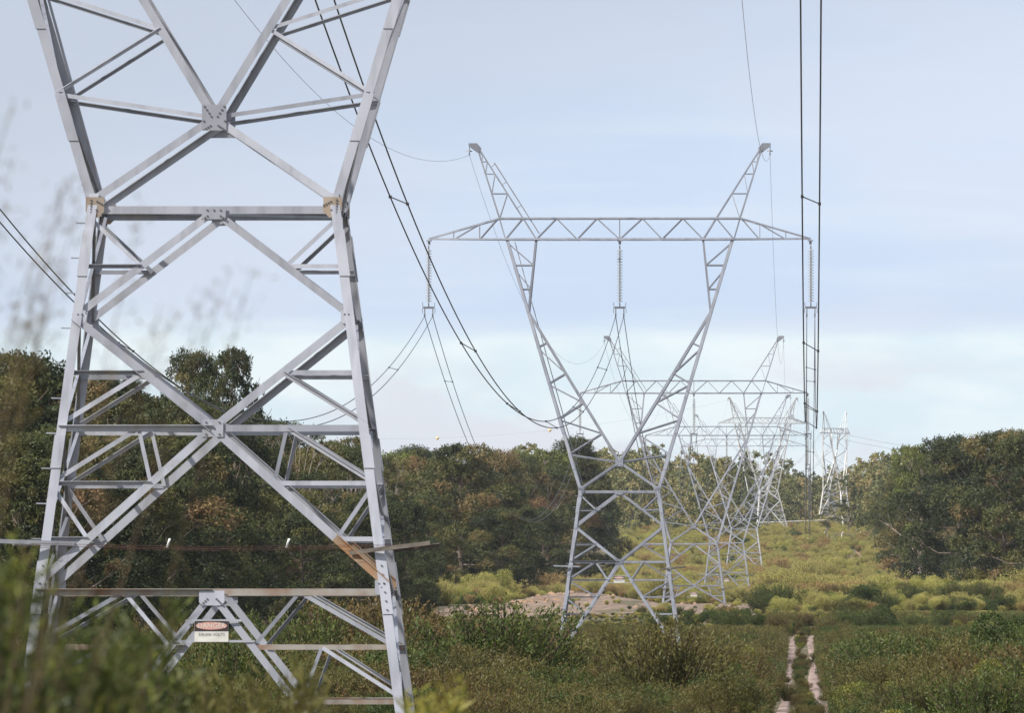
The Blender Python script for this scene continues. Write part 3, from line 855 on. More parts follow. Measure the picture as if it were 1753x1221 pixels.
for si in range(6):
    Ta, Tb = TW[si][0], TW[si + 1][0]
    L_ = (Tb.location - Ta.location).length
    rad = 0.017
    for xx, ph in ((-9.0, 'left'), (0.0, 'middle'), (9.0, 'right')):
        za = COND_Z if si < 5 else ARM_Z - 0.3
        zb = COND_Z if si < 4 else ARM_Z - 0.3
        a = arm_point(Ta, xx, za); b = arm_point(Tb, xx, zb)
        r = empty('conductor_bundle', a)
        tag(r, '%s twin conductor bundle %s' % (ph, span_words[si]), 'power line', 'twin conductor bundles')
        lines = []
        for s_ in (-1, 1):
            o = Vector((s_ * 0.19, 0, 0))
            pts = sagpts(a + o, b + o, 8.0 + (0.12 * s_ if si == 0 else 0.05 * s_), 72 if si < 2 else 40)
            lines.append(pts)
            mb = MB(); mb.tube([p - a for p in pts], rad, 6)
            mb.build('conductor', M['wire'], r, True)
        for kx in range(1, 8):
            i = int((kx - 0.35) / 7.6 * (len(lines[0]) - 1))
            p, q = lines[0][i] - a, lines[1][i] - a
            mb = MB(); mb.tube([p, q], 0.014, 5)
            for e in (p, q):
                mb.box(e, (0.033, 0, 0), (0, 0.06, 0), (0, 0, 0.033))
            mb.build('spacer', M['wire'], r)
    for sx, ph in ((-1, 'left'), (1, 'right')):
        a = arm_point(Ta, sx * 7.08, 15.9); b = arm_point(Tb, sx * 7.08, 15.9)
        mb = MB(); mb.tube(sagpts(a, b, 4.9, 60), 0.0075, 5)
        tag(mb.build('earth_wire', M['fitting'], None, True), 'thin %s earth wire %s' % (ph, span_words[si]), 'earth wire', 'earth wires between tower peaks')

# tension strings and slack jumpers on the white angle tower
# line leaving to the right, a crossing line with marker balls, and a low bright wire
def wire(name, pts, rad, mat, label, cat, group=None):
    mb = MB(); mb.tube(pts, rad, 5)
    return tag(mb.build(name, mat, None, True), label, cat, group)
for xx, w_ in ((-9, 'lower'), (9, 'upper')):
    a = arm_point(T7, xx, ARM_Z - 0.3); b = Vector((58 + xx * 0.2, 3900, 41.5 + (1.2 if xx > 0 else 0)))
    wire('conductor', sagpts(a, b, 1.5, 30), 0.022, M['wire'], '%s conductor running right from the end-on white tower' % w_, 'power line', 'conductors leaving to the right')
a = arm_point(T6, -7.08, 15.9); b = Vector((-150, 2900, 46))
pts = sagpts(a, b, 8.5, 60)
wire('earth_wire', pts, 0.009, M['fitting'], 'very thin wire carrying two marker balls across the sky', 'earth wire')
for px, lab in ((948, 'orange-yellow marker ball in the sky, just left of the whole tower leg'), (758, 'orange-yellow marker ball in the sky, above the left wood')):
    p = min(pts, key=lambda q: abs(VX + F_PX * q.x / q.y - px))
    mb = MB(); mb.lathe(tuple(p), [(0.30 * math.sin(t), 0.30 * math.cos(t)) for t in np.linspace(0.05, math.pi - 0.05, 9)], 12)
    tag(mb.build('marker_ball', M['marker'], None, True), lab, 'marker ball', 'marker balls on the crossing wire')
a = Vector((lat(1300, 2820), 2820, CAM_Z + (VY - 895) / F_PX * 2820)); b = Vector((lat(1490, 2820), 2820, CAM_Z + (VY - 887) / F_PX * 2820))
wire('cable', [a + (a - b) * 0.5, a, (a + b) / 2 - Vector((0, 0, 0.08)), b, b + (b - a) * 0.5], 0.07, M['steel_new'], 'pale low cable crossing behind the white towers', 'cable')

# fence at the far end of the clearing
def fence():
    root = empty('wire_fence', (lat(1456, 2610), 2610, g1(2610, 6)))
    tag(root, 'wire mesh fence with bent-top posts across the far clearing', 'fence')
    xs = [lat(px, 2610) - root.location.x for px in (1410, 1441, 1471, 1502, 1532)]
    for x in xs:
        mb = MB(); mb.tube([(x, 0, -0.3), (x, 0, 1.75), (x + 0.28, 0, 2.15)], 0.06, 6)
        mb.build('post', M['steel_new'], root)
    m, nt, b = new_mat('chain_mesh')
    b.inputs['Base Color'].default_value = (0.35, 0.35, 0.34, 1); b.inputs['Metallic'].default_value = 0.3
    mb = MB()
    n = 70
    for i in range(n):
        xa = xs[0] + (xs[-1] - xs[0]) * i / n; dx = 1.8 * (1)
        mb.tube([(xa, 0.03, 0.0), (min(xa + dx, xs[-1]), 0.03, 1.75)], 0.006, 3)
        mb.tube([(xa, 0.04, 1.75), (min(xa + dx, xs[-1]), 0.04, 0.0)], 0.006, 3)
    for z in (0.05, 0.9, 1.75): mb.tube([(xs[0], 0.05, z), (xs[-1], 0.05, z)], 0.012, 4)
    mb.build('mesh_panel', m, root)
fence()

# ------------------------------------------------------------------ foliage
def leaf_quads(c, dirs, ln, wd, tint, nrm=None):
    """c (N,3) leaf roots, dirs (N,3) long axes; returns verts, tints of a pointed quad per leaf"""
    n = len(c)
    r = rng.normal(size=(n, 3)) if nrm is None else nrm
    side = np.cross(dirs, r)
    side /= np.linalg.norm(side, axis=1, keepdims=True) + 1e-9
    ln = np.broadcast_to(np.asarray(ln, float), (n,))[:, None]
    wd = np.broadcast_to(np.asarray(wd, float), (n,))[:, None]
    m = c + dirs * ln * 0.45
    v = np.stack([c, m + side * wd * 0.5, c + dirs * ln, m - side * wd * 0.5], 1)
    return v.reshape(-1, 3), np.clip(tint, 0, 1)

def mesh_np(name, quads, tints, mats, extra=None):
    """leaf quads plus an optional MB of woody parts (second material)"""
    nq = len(quads) // 4
    ev, ef = (extra.v, extra.f) if extra else ([], [])
    V = np.concatenate([quads, np.array(ev, float).reshape(-1, 3)]) if ev else quads
    me = bpy.data.meshes.new(name)
    loops = np.arange(nq * 4)
    starts = np.arange(nq) * 4
    if ef:
        el = np.concatenate([np.array(f) for f in ef]) + nq * 4
        cnt = np.array([len(f) for f in ef])
        es = nq * 4 + np.concatenate([[0], np.cumsum(cnt)[:-1]])
        loops = np.concatenate([loops, el]); starts = np.concatenate([starts, es])
    me.vertices.add(len(V)); me.vertices.foreach_set('co', V.astype(np.float32).ravel())
    me.loops.add(len(loops)); me.loops.foreach_set('vertex_index', loops.astype(np.int32))
    me.polygons.add(len(starts)); me.polygons.foreach_set('loop_start', starts.astype(np.int32))
    for m in mats: me.materials.append(m)
    mi = np.zeros(len(starts), np.int32); mi[nq:] = 1
    if len(mats) > 1: me.polygons.foreach_set('material_index', mi)
    at = me.attributes.new('tint', 'FLOAT', 'FACE')
    t = np.zeros(len(starts), np.float32); t[:nq] = tints
    at.data.foreach_set('value', t)
    me.update(calc_edges=True)
    me.validate()
    return me

def unit(n):
    v = rng.normal(size=(n, 3))
    return v / np.linalg.norm(v, axis=1, keepdims=True)

def clump_leaves(cs, rs, n_each, ln, wd, tint0, tint_sd, squash=0.72, droop=0.35, soft=0.55):
    """leaves packed in small tufts over the outer part of each clump, facing roughly outwards"""
    Q, Tt = [], []
    for c, r, t0 in zip(cs, rs, tint0):
        n = int(n_each * r * r)
        nt = max(7, n // 22)
        u = unit(nt); u[:, 2] = np.where(u[:, 2] < -0.35, -u[:, 2], u[:, 2])
        rad = r * rng.uniform(0.62, 1.0, nt)
        tc = u * rad[:, None] * np.array([1, 1, squash]) + c
        idx = rng.integers(0, nt, n)
        off = unit(n)
        p = tc[idx] + off * (r * 0.19 * rng.uniform(0.3, 1, n) ** 0.5)[:, None]
        d = unit(n) + u[idx] * 0.3 + np.array([0, 0, -droop])
        d /= np.linalg.norm(d, axis=1, keepdims=True)
        nr = u[idx] * 0.8 + off * 0.7 + unit(n) * soft
        tt = t0 + rng.normal(size=nt)[idx] * tint_sd + rng.normal(size=n) * tint_sd * 0.4
        q, t = leaf_quads(p, d, ln * rng.uniform(0.6, 1.3, n), wd * rng.uniform(0.7, 1.2, n), tt, nr)
        Q.append(q); Tt.append(t)
    return np.concatenate(Q), np.concatenate(Tt)

def gum(seed, H, base, Rx, nc, cr, style, leaf_n, ln=0.24, wd=0.11, trunk_r=0.16, tint=(0.25, 0.22)):
    """returns trunk mesh and crown mesh of one tree kind"""
    global rng
    rng = np.random.default_rng(seed)
    rr = random.Random(seed)
    w = MB()
    top = Vector((rr.uniform(-.5, .5), rr.uniform(-.5, .5), H * (0.9 if style != 'open' else 0.8)))
    tp = [Vector((0, 0, -0.5))] + [Vector((top.x * t + rr.uniform(-.12, .12), top.y * t + rr.uniform(-.12, .12), top.z * t)) for t in (0.2, 0.4, 0.6, 0.8, 1.0)]
    w.tube(tp, [trunk_r * 1.25, trunk_r, trunk_r * .85, trunk_r * .65, trunk_r * .45, trunk_r * .15], 7)
    cs, rs = [], []
    for i in range(nc):
        f = (i + 0.5) / nc
        z = base + (H - base) * (f ** 0.85 if style != 'open' else rr.uniform(0, 1) ** 0.7)
        h = (z - base) / (H - base)
        if style == 'bushy': env = math.sin(math.pi * min(1, 0.18 + 0.80 * h)) ** 0.6
        elif style == 'column': env = (1 - h) ** 0.55 * min(1, 0.5 + 2 * h)
        else: env = math.sin(math.pi * min(1, 0.12 + 0.80 * h)) ** 0.7
        an = i * 2.39996 + rr.uniform(-.5, .5)
        rad = Rx * env * math.sqrt(rr.uniform(0.15, 1.0)) * rr.uniform(0.8, 1.2)
        r = cr * rr.choice((0.55, 0.7, 0.85, 1.0, 1.25))
        cs.append(np.array([math.cos(an) * rad + top.x * h, math.sin(an) * rad + top.y * h, min(z, H - r * 0.6)])); rs.append(r)
    for c in cs:
        c = Vector(c)
        zt = max(0.3, min(c.z - 0.4, c.z * (0.62 if style == 'open' else 0.8)))
        t = zt / top.z
        b = Vector((top.x * t, top.y * t, zt))
        mid = b.lerp(c, 0.5) + Vector((0, 0, -0.12 * (c - b).length))
        r0 = trunk_r * (1 - t) * 0.55 + 0.025
        w.tube([b, mid, c], [r0, r0 * 0.6, r0 * 0.2], 5, cap=False)
        for k in range(3):
            e = c + Vector((rr.uniform(-1, 1), rr.uniform(-1, 1), rr.uniform(-.2, .9))) * (cr * 0.8)
            w.tube([mid.lerp(c, 0.6), e], [r0 * 0.4, 0.012], 4, cap=False)
    t0 = np.clip(rng.normal(tint[0], tint[1], nc), 0, 1)
    q, t = clump_leaves(cs, rs, leaf_n, ln, wd, t0, 0.10)
    return w, q, t

def tree_kind(name, leaf, barkm, *a, **k):
    w, q, t = gum(*a, **k)
    me_t = bpy.data.meshes.new('trunk'); me_t.from_pydata(w.v, [], w.f); me_t.materials.append(M[barkm])
    me_c = mesh_np('crown', q, t, [M[leaf]])
    return (name, me_t, me_c, a[1])
TK = {}
TK['bushy'] = [tree_kind('gum_tree', lf, 'bark', sd, 12, 1.0, 3.7, 40, 1.35, 'bushy', 800, 0.19, 0.085, tint=tn) for sd, lf, tn in ((1, 'leaf_dark', (.3, .25)), (2, 'leaf_mixed', (.3, .25)), (3, 'leaf_mixed', (.5, .22)), (4, 'leaf_dark', (.5, .3)))]
TK['bronze'] = [tree_kind('gum_tree', 'leaf_bronze', 'bark_pale', sd, 12, 2.4, 3.4, 28, 1.25, 'bushy', 760, 0.19, 0.085, tint=(.45, .26)) for sd in (5, 6)]
TK['open'] = [tree_kind('gum_tree', lf, 'bark_pale', sd, 14, 6.4, 3.2, 19, 1.15, 'open', 820, 0.18, 0.08, trunk_r=0.2, tint=tn) for sd, lf, tn in ((7, 'leaf_mixed', (.42, .25)), (8, 'leaf_mixed', (.3, .2)), (9, 'leaf_bronze', (.25, .22)))]
TK['round'] = [tree_kind('gum_tree', 'leaf_dark', 'bark', sd, 14, 4.6, 2.7, 30, 1.15, 'bushy', 820, 0.18, 0.08, trunk_r=0.2, tint=(.35, .25)) for sd in (15, 16)]
TK['column'] = [tree_kind('gum_tree', 'leaf_mixed', 'bark', 10, 16, 0.8, 3.4, 46, 1.4, 'column', 800, 0.2, 0.09, tint=(.35, .2))]
TK['light'] = [tree_kind('gum_tree', 'leaf_light', 'bark_pale', 12, 9, 2.5, 2.8, 20, 1.05, 'bushy', 800, 0.17, 0.075, tint=(.6, .2))]
rng = np.random.default_rng(77)
def plant_tree(kind, var, x, y, h, label, group=None, wscale=1.0, rz=None, sink=0.0):
    name, mt, mc, H = TK[kind][var % len(TK[kind])]
    r = empty(name, (x, y, g1(y, x) - 0.1 - sink), R.uniform(0, 6.28) if rz is None else rz)
    s_ = h / H
    r.scale = (s_ * wscale, s_ * wscale, s_)
    tag(r, label, 'tree', group)
    for nm, me in (('trunk', mt), ('crown', mc)):
        o = bpy.data.objects.new(nm, me); COL.objects.link(o); o.parent = r
    return r
def tree_px(kind, var, px, top, d, label, group=None, wscale=1.0, sink=0.0):
    x = lat(px, d)
    h = CAM_Z + (VY - top) * d / F_PX - g1(d, x) + 0.1
    return plant_tree(kind, var, x, d, max(h, 2.0), label, group, wscale, None, sink)

# skyline and edge trees one can tell apart: kind, variant, pixel column, pixel top, distance, width, label
LW, RW = 'trees of the left wood', 'trees of the right wood'
NAMED = [
 ('round', 0, 336, 606, 800, 0.62, 'narrow dark gum, left one of the twin heads behind the nearest tower'),
 ('round', 1, 398, 600, 806, 0.70, 'tallest dark gum, right one of the twin heads behind the nearest tower'),
 ('bushy', 0, 18, 612, 640, 1.0, 'broad dark gum filling the left edge of the view'),
 ('bushy', 3, -70, 640, 610, 1.0, 'dark gum cut by the left edge of the view'),
 ('bronze', 0, 112, 655, 730, 0.8, 'brownish narrow gum behind the left leg of the nearest tower'),
 ('round', 0, 205, 650, 760, 1.0, 'gum with a flat brown crown seen inside the left side of the nearest tower'),
 ('bushy', 1, 300, 690, 770, 0.9, 'bushy gum just below the left twin head'),
 ('open', 0, 432, 722, 900, 0.9, 'small-headed gum to the right below the twin heads'),
 ('open', 1, 497, 727, 980, 0.85, 'thin gum whose head shows above the girt of the nearest tower'),
 ('bronze', 1, 560, 765, 1000, 0.95, 'bronze gum behind the right half of the nearest tower'),
 ('open', 2, 600, 750, 1120, 0.75, 'pale loose-headed gum left of the right leg of the nearest tower'),
 ('light', 0, 688, 778, 1500, 1.1, 'pale green tree just right of the nearest tower leg'),
 ('bronze', 0, 735, 786, 1480, 1.0, 'pinkish bronze tree on the left wood skyline'),
 ('bushy', 2, 790, 763, 1420, 1.15, 'high olive dome of the left wood, right of the nearest tower'),
 ('bushy', 0, 845, 832, 1440, 1.2, 'dark green tree with a shaded flank at the wood corner'),
 ('bronze', 1, 838, 775, 1760, 0.9, 'russet tree rising behind the dark wood corner'),
 ('bronze', 0, 885, 783, 1820, 0.85, 'rust-topped tree between the dark corner and the light green one'),
 ('light', 0, 918, 772, 1900, 1.0, 'round light green tree left of the whole tower'),
 ('bronze', 1, 935, 800, 1860, 1.0, 'yellow-brown tree in front of the round light green one'),
 ('column', 0, 990, 752, 1930, 1.2, 'tall dense tree seen through the left leg of the whole tower'),
 ('bronze', 0, 955, 820, 1880, 1.1, 'reddish bushy tree at the foot of the tall dense one'),
 ('bushy', 0, 1018, 800, 1990, 0.8, 'dark tree against the right flank of the tall dense one'),
 ('light', 0, 1575, 765, 1760, 0.8, 'light green open tree at the top of the right wood'),
 ('bushy', 2, 1565, 800, 2050, 1.0, 'olive tree at the near corner of the right wood'),
 ('bronze', 1, 1566, 800, 1800, 0.9, 'orange-brown tree below the light green one in the right wood'),
 ('bushy', 0, 1648, 752, 1480, 1.05, 'dark dome of the right wood, left of its highest top'),
 ('bushy', 3, 1722, 742, 1340, 1.0, 'highest dark tree of the right wood'),
 ('bushy', 1, 1790, 745, 1300, 1.1, 'dark tree at the right edge of the view'),
 ('open', 0, 1566, 868, 1840, 0.9, 'gum with pale forked trunks at the right wood edge'),
 ('bronze', 0, 1535, 825, 2300, 0.85, 'brownish tree at the far end of the right wood'),
 ('light', 0, 1495, 888, 2560, 0.9, 'small yellow-green tree by the fence'),
 ('open', 1, 1416, 872, 2600, 1.0, 'young gum in front of the end-on white tower'),
 ('open', 2, 1452, 868, 2620, 1.0, 'young brownish gum right of the end-on white tower'),
]
for kd, va, px, tp, d, ws, lab in NAMED:
    tree_px(kd, va, px, tp, d, lab, None, ws)
# the rest of the wood edges
def skyl(px):      # pixel height of the left wood's skyline
    return float(np.interp(px, [-100, 0, 60, 150, 230, 290, 330, 440, 470, 560, 640, 700, 800, 880, 940, 1030], [620, 625, 665, 675, 660, 705, 700, 720, 755, 775, 790, 795, 785, 800, 815, 830]))
ZL = [(0, 'behind the left half of the nearest tower'), (1, 'behind the right half of the nearest tower'), (2, 'between the nearest tower and the whole tower')]
for row, (off, n, drop) in enumerate(((28.5, 30, 60), (33, 44, 45), (38.5, 44, 14), (46, 36, 2))):
    for i in range(n):
        d = 560 * (2050 / 560) ** ((i + R.random()) / n)
        x = -(off + R.uniform(-1.5, 2.5)) - (2.0 if 1150 < d < 1350 and row == 0 else 0)
        px = VX + x * F_PX / d
        if px < -150: continue
        top = skyl(px) + drop + (R.uniform(0, 150) if row == 0 else R.uniform(-30, 60))
        kd = R.choices(['bushy', 'bronze', 'open', 'column'], [6, 1.4, (0.3, 2.0, 4.0, 6.0)[row], 0.6])[0]
        va = R.randrange(4)
        zi = 0 if px < 375 else 1 if px < 690 else 2
        tone = {'bushy': ['dark green', 'dark mottled', 'olive mottled', 'dark green'][va], 'bronze': 'bronze-leaved', 'open': 'bare-trunked', 'column': 'tall dense'}[kd]
        lab = '%s gum in the left wood, %s' % (tone, ZL[zi][1])
        tree_px(kd, va, px, top, d, lab, lab.replace(' gum in the', ' gums of the'), R.uniform(0.85, 1.2))
def skyr(px): return float(np.interp(px, [1480, 1510, 1540, 1575, 1640, 1720, 1800], [850, 835, 805, 790, 772, 762, 760]))
for row, (off, n, drop) in enumerate(((0, 18, 50), (4.5, 24, 25), (10, 22, 5))):
    for i in range(n):
        d = 1180 * (2700 / 1180) ** ((i + R.random()) / n)
        edge = float(np.interp(d, [1180, 1400, 1800, 2400, 2800], [20.5, 19.5, 17.5, 18.5, 18.0]))
        x = edge + off + R.uniform(-1, 2)
        px = VX + x * F_PX / d
        if px > 1850: continue
        top = skyr(px) + drop + (R.uniform(0, 110) if row == 0 else R.uniform(-20, 50))
        kd = R.choices(['bushy', 'bronze', 'open', 'column'], [6, 1.8, (0.4, 2.0, 5.0)[row], 0.6])[0]
        va = R.randrange(4)
        tone = {'bushy': ['dark green', 'dark mottled', 'olive mottled', 'dark green'][va], 'bronze': 'bronze-leaved', 'open': 'bare-trunked', 'column': 'tall dense'}[kd]
        zone = 'near part' if px > 1620 else 'far part'
        lab = '%s gum in the %s of the right wood' % (tone, zone)
        tree_px(kd, va, px, top, d, lab, lab.replace(' gum in the', ' gums of the'), R.uniform(0.85, 1.2))

# ------------------------------------------------------------------ far wood on the rise: reads as one mass
def far_wood():
    rg = np.random.default_rng(5)
    Q, Tt = [], []
    n = 850
    global rng
    rng = rg
    for i in range(n):
        d = rg.uniform(2850, 3900) if i > 200 else rg.uniform(2600, 3300)
        px = rg.uniform(880, 1640)
        if d < 3330 and 1270 < px < 1480 and not (i % 5 == 0 and 3050 < d and px < 1385): continue
        x = lat(px, d)
        h = rg.uniform(9.5, 15) + (2.5 if rg.random() < 0.12 else 0) * (0.75 if i <= 200 else 1)
        if 1060 < px < 1120: h *= 1.12
        if px > 1420 and d > 3400: h *= 1.12
        z0 = g1(d, x)
        k = 9
        cs = [np.array([x + rg.normal() * 2.3 * (1.15 - 0.5 * f), d + rg.normal() * 2.0, z0 + h * f]) for f in np.linspace(0.10, 0.92, k)]
        rs = [rg.uniform(1.4, 2.5) * (1.15 - 0.35 * f) for f in np.linspace(0, 1, k)]
        t0 = np.clip(rg.normal(0.45, 0.28) + rg.normal(size=k) * 0.12, 0, 1)
        q, t = clump_leaves(cs, rs, 62, 0.52, 0.31, t0, 0.12, soft=1.0)
        Q.append(q); Tt.append(t)
    me = mesh_np('far_wood', np.concatenate(Q), np.concatenate(Tt), [M['leaf_far']])
    o = bpy.data.objects.new('far_wood', me); COL.objects.link(o)
    tag(o, 'mixed green and brown far wood along the horizon beyond the clearing', 'wood', None, 'stuff')
far_wood()

# ------------------------------------------------------------------ shrubs
def shrub_mesh(seed, style, leaf):
    global rng
    rng = np.random.default_rng(seed)
    w = MB()
    Q, Tt = [], []
    if style == 'feather':       # fans of thin upright stems set with fine narrow leaves
        ns = 90
        for i in range(ns):
            an = rng.uniform(0, 6.283); ln = rng.uniform(0.6, 1.0); sp = rng.uniform(0.05, 0.6) 
            b = np.array([math.cos(an) * 0.10, math.sin(an) * 0.10, -0.1])
            tip = np.array([math.cos(an) * sp, math.sin(an) * sp, ln * (1 - 0.25 * sp)])
            mid = (b + tip) / 2 + np.array([-math.cos(an) * .04, -math.sin(an) * .04, 0.05])
            w.tube([b, mid, tip], [0.009, 0.006, 0.003], 3, cap=False)
            m = 165
            t = rng.uniform(0.25, 1.02, m)[:, None]
            p = (1 - t) ** 2 * b + 2 * t * (1 - t) * mid + t ** 2 * tip + rng.normal(size=(m, 3)) * 0.025
            d = unit(m) * 0.75 + (tip - b) / np.linalg.norm(tip - b)
            d /= np.linalg.norm(d, axis=1, keepdims=True)
            q, tt = leaf_quads(p, d, rng.uniform(0.022, 0.048, m), rng.uniform(0.008, 0.014, m), 0.2 + 0.5 * t[:, 0] ** 2 + rng.normal() * 0.12 + rng.normal(size=m) * 0.14)
            Q.append(q); Tt.append(tt)
    else:                        # leafy mound of several tufts
        nc = 13
        for i in range(nc):
            an = rng.uniform(0, 6.283); rd = 0.42 * math.sqrt(rng.uniform(0, 1)); z = rng.uniform(0.18, 0.85) * (1 - 0.5 * rd)
            c = np.array([math.cos(an) * rd, math.sin(an) * rd, z])
            w.tube([(0, 0, -0.1), tuple(c * 0.6), tuple(c)], [0.018, 0.010, 0.004], 4, cap=False)
            m = 1000
            u = unit(m); p = c + u * (rng.uniform(0.35, 1, m) ** 0.5 * rng.uniform(0.15, 0.25))[:, None]
            d = unit(m) + u * 0.5 + np.array([0, 0, 0.5])
            d /= np.linalg.norm(d, axis=1, keepdims=True)
            lw = (0.034, 0.016) if style == 'leafy' else (0.032, 0.010)
            q, tt = leaf_quads(p, d, lw[0] * rng.uniform(0.6, 1.3, m), lw[1] * rng.uniform(0.7, 1.2, m), 0.30 + rng.normal() * 0.2 + (p[:, 2] * 0.25) + rng.normal(size=m) * 0.14, u + unit(m) * 0.7)
            Q.append(q); Tt.append(tt)
    return mesh_np('shrub', np.concatenate(Q), np.concatenate(Tt), [M[leaf], M['stem']], w)
SK = [('olive feathery shrub', shrub_mesh(21, 'feather', 'shrub_olive'), 5.0), ('russet feathery shrub', shrub_mesh(22, 'feather', 'shrub_brown'), 2.2),
      ('green feathery shrub', shrub_mesh(23, 'feather', 'shrub_green'), 1.6), ('dark leafy shrub', shrub_mesh(24, 'leafy', 'shrub_green'), 1.3),
      ('yellow-green leafy shrub', shrub_mesh(25, 'leafy', 'shrub_yellow'), 1.0), ('olive mounded shrub', shrub_mesh(26, 'mound', 'shrub_olive'), 2.8),
      ('russet mounded shrub', shrub_mesh(27, 'mound', 'shrub_brown'), 1.2), ('green mounded shrub', shrub_mesh(28, 'leafy', 'shrub_green'), 0.9)]
HK = [('yellow-green heath bush', shrub_mesh(31, 'mound', 'heath_yellow'), 2.4), ('olive heath bush', shrub_mesh(32, 'feather', 'heath_olive'), 3.5),
      ('russet heath bush', shrub_mesh(33, 'feather', 'heath_russet'), 1.2), ('green heath bush', shrub_mesh(34, 'leafy', 'heath_green'), 1.7), ('yellow feathery heath bush', shrub_mesh(35, 'feather', 'heath_yellow'), 1.6)]
rng = np.random.default_rng(99)
def clear_of_track(x, y, m=0.0):
    c = trk(y)
    if y < 1015: return abs(x - c) > 1.02 + m or (abs(x - c) < 0.2 and rng.random() < 0.6) or rng.random() < 0.04 or (y > 920 and rng.random() < 0.5)
    if 1735 < y < 2560: return abs(x - c) > 1.7 + m or rng.random() < 0.3
    return True
def bare(x, y):
    w = 2.0 * math.sin(y * 0.03) + 1.2 * math.sin(y * 0.011 + x)
    if 1160 < y < 1580 and -27.5 + w < x < -13: return 0.95
    if 1190 < y < 1700 and -13.5 < x < -3.2 + 0.4 * w: return 0.95
    if 1640 < y < 1800 and 1 < x < 6: return 0.93
    if 1980 < y < 2120 and 8 < x < 14: return 0.85
    return 0.0
def tone_patch(x, y):  # slow drift in the mix of shrubs
    n = mnoise.noise(Vector((x * 0.16, y * 0.045, 3.0))) + 0.6 * mnoise.noise(Vector((x * 0.5, y * 0.12, 9.0)))
    return min(1.0, max(0.0, 0.5 + 0.9 * n))
spots = []
pts = []
NPTS = 60000
ys_ = 215 * (2900 / 215) ** rng.random(NPTS)
for y in ys_:
    left = max(-1387.0 * y / F_PX * 1.06 - 1, -31 - 0.0 * y)
    right = min(366.0 * y / F_PX * 1.10 + 1, float(np.interp(y, [0, 1000, 1200, 1400, 1800, 2400, 2800], [30, 24, 20, 18.5, 15.5, 15, 14])))
    x = rng.uniform(left, right)
    dens = np.interp(y, [150, 220, 300, 500, 900, 1300, 2900], [0.3, 0.4, 0.65, 0.7, 0.85, 0.5, 0.30])
    # the sampling is log-uniform in y and width grows with y: thin to an even ground density
    keep = dens * min(1.0, (y * y) / (700.0 * 700.0)) if y < 700 else dens
    if rng.random() > keep: continue
    if not clear_of_track(x, y): continue
    if rng.random() < bare(x, y): continue
    if y < 262 and lat(540, y) < x < lat(760, y) and rng.random() < 0.9: continue
    pts.append((y, x))
pts.sort()
wsum = None
shr, hth = [], []
for y, x in pts:
    tp_ = tone_patch(x, y)
    wts = [a * (1 - 0.65 * tp_) if k_ in (0, 1, 5, 6) else a * (0.35 + 1.1 * tp_) for k_, a in enumerate([s_[2] for s_ in SK])]
    if VX + x * F_PX / y > 1440: wts = [w_ * (2.4 if i in (2, 3, 4, 7) else 0.7) for i, w_ in enumerate(wts)]
    k_ = R.choices(range(8), wts)[0]
    if R.random() < np.interp(y, [850, 1000, 1180, 1300], [0, 0.12, 0.55, 1.0]):
        k_ = R.choices(range(5), [h[2] * (0.5 + tp_ if i in (0, 3) else 1.3 - 0.6 * tp_) for i, h in enumerate(HK)])[0]
        far_kind = True
    else: far_kind = False
    pxx = VX + x * F_PX / y
    size = R.uniform(0.5, 1.15) + 1.0 * R.random() ** 3 if y < 1180 else R.uniform(0.5, 1.9) ** 1.1
    if k_ < 3: size *= 1.2
    if bare(x, y) > 0: size = min(size, R.uniform(0.3, 0.9))
    if 560 < y < 745 and 900 < pxx < 1230: size = min(size, 1.05)
    if 880 < y < 1190 and 820 < pxx < 1330: size *= 0.42
    elif 1000 < y < 1190: size *= 0.8
    big = R.random() < 0.02 and y > 300 and not (900 < pxx < 1230) and abs(x - trk(y)) > 2.6
    if big: k_ = R.choice((3, 7, 2, 3)); size = R.uniform(1.5, 2.5); far_kind = False
    gl = g1(y, x)
    if y < 1170:
        cap = 1.6 - ((46 if 890 < pxx < 1240 and y < 760 else 0) if y < 880 else 8 if pxx < 1330 else -24) * y / F_PX - gl
        size = min(size, max(0.3, cap * R.uniform(0.85, 1.0)))
    if clear_of_track(x, y, 0.5) is False: size *= 0.6
    if abs(x - trk(y)) < 1.0 and y < 1015: size = R.uniform(0.2, 0.5)
    if R.random() < 0.05 and not 560 < y < 1190: size *= 1.5
    if y < 300: size *= 0.75
    wd_ = R.uniform(0.9, 1.5)
    if y < 960 and 1.0 < abs(x - trk(y)) < 2.4:
        size = min(size, max(0.25, (abs(x - trk(y)) - 0.62) / (0.55 * wd_)))
    (shr if not far_kind else hth).append((k_, x, y, size, R.uniform(0, 6.28), wd_))
for _ in range(26):                    # taller dark bushes closing the near scrub, left and right of the track
    px_ = R.choice((R.uniform(1120, 1330), R.uniform(1440, 1700), R.uniform(660, 850))); y = R.uniform(840, 1130)
    x = lat(px_, y)
    top_ = R.uniform(1036, 1066) if px_ > 1000 else R.uniform(1055, 1085)
    size = min(2.6, 1.6 + (VY - top_) * y / F_PX - g1(y, x))
    if size > 0.5: shr.append((R.choice((3, 7, 3, 2)), x, y, size / 0.95, R.uniform(0, 6.28), R.uniform(0.9, 1.3)))
shr.sort(key=lambda q: q[2])
NEAR = 300
def zone_of(x, y):
    px = VX + x * F_PX / y
    return 'around the nearest tower' if px < 720 else 'between the nearest tower and the track' if x < trk(y) else 'right of the track'
for k_, x, y, size, rz, wd in shr[:NEAR]:
    o = bpy.data.objects.new('shrub', SK[k_][1]); COL.objects.link(o)
    o.location = (x, y, g1(y, x) - 0.03); o.rotation_euler = (0, 0, rz); o.scale = (size * wd, size * wd, size)
    lab = '%s in the near scrub %s' % (SK[k_][0], zone_of(x, y))
    tag(o, lab, 'shrub', lab.replace(' shrub in', ' shrubs of'))

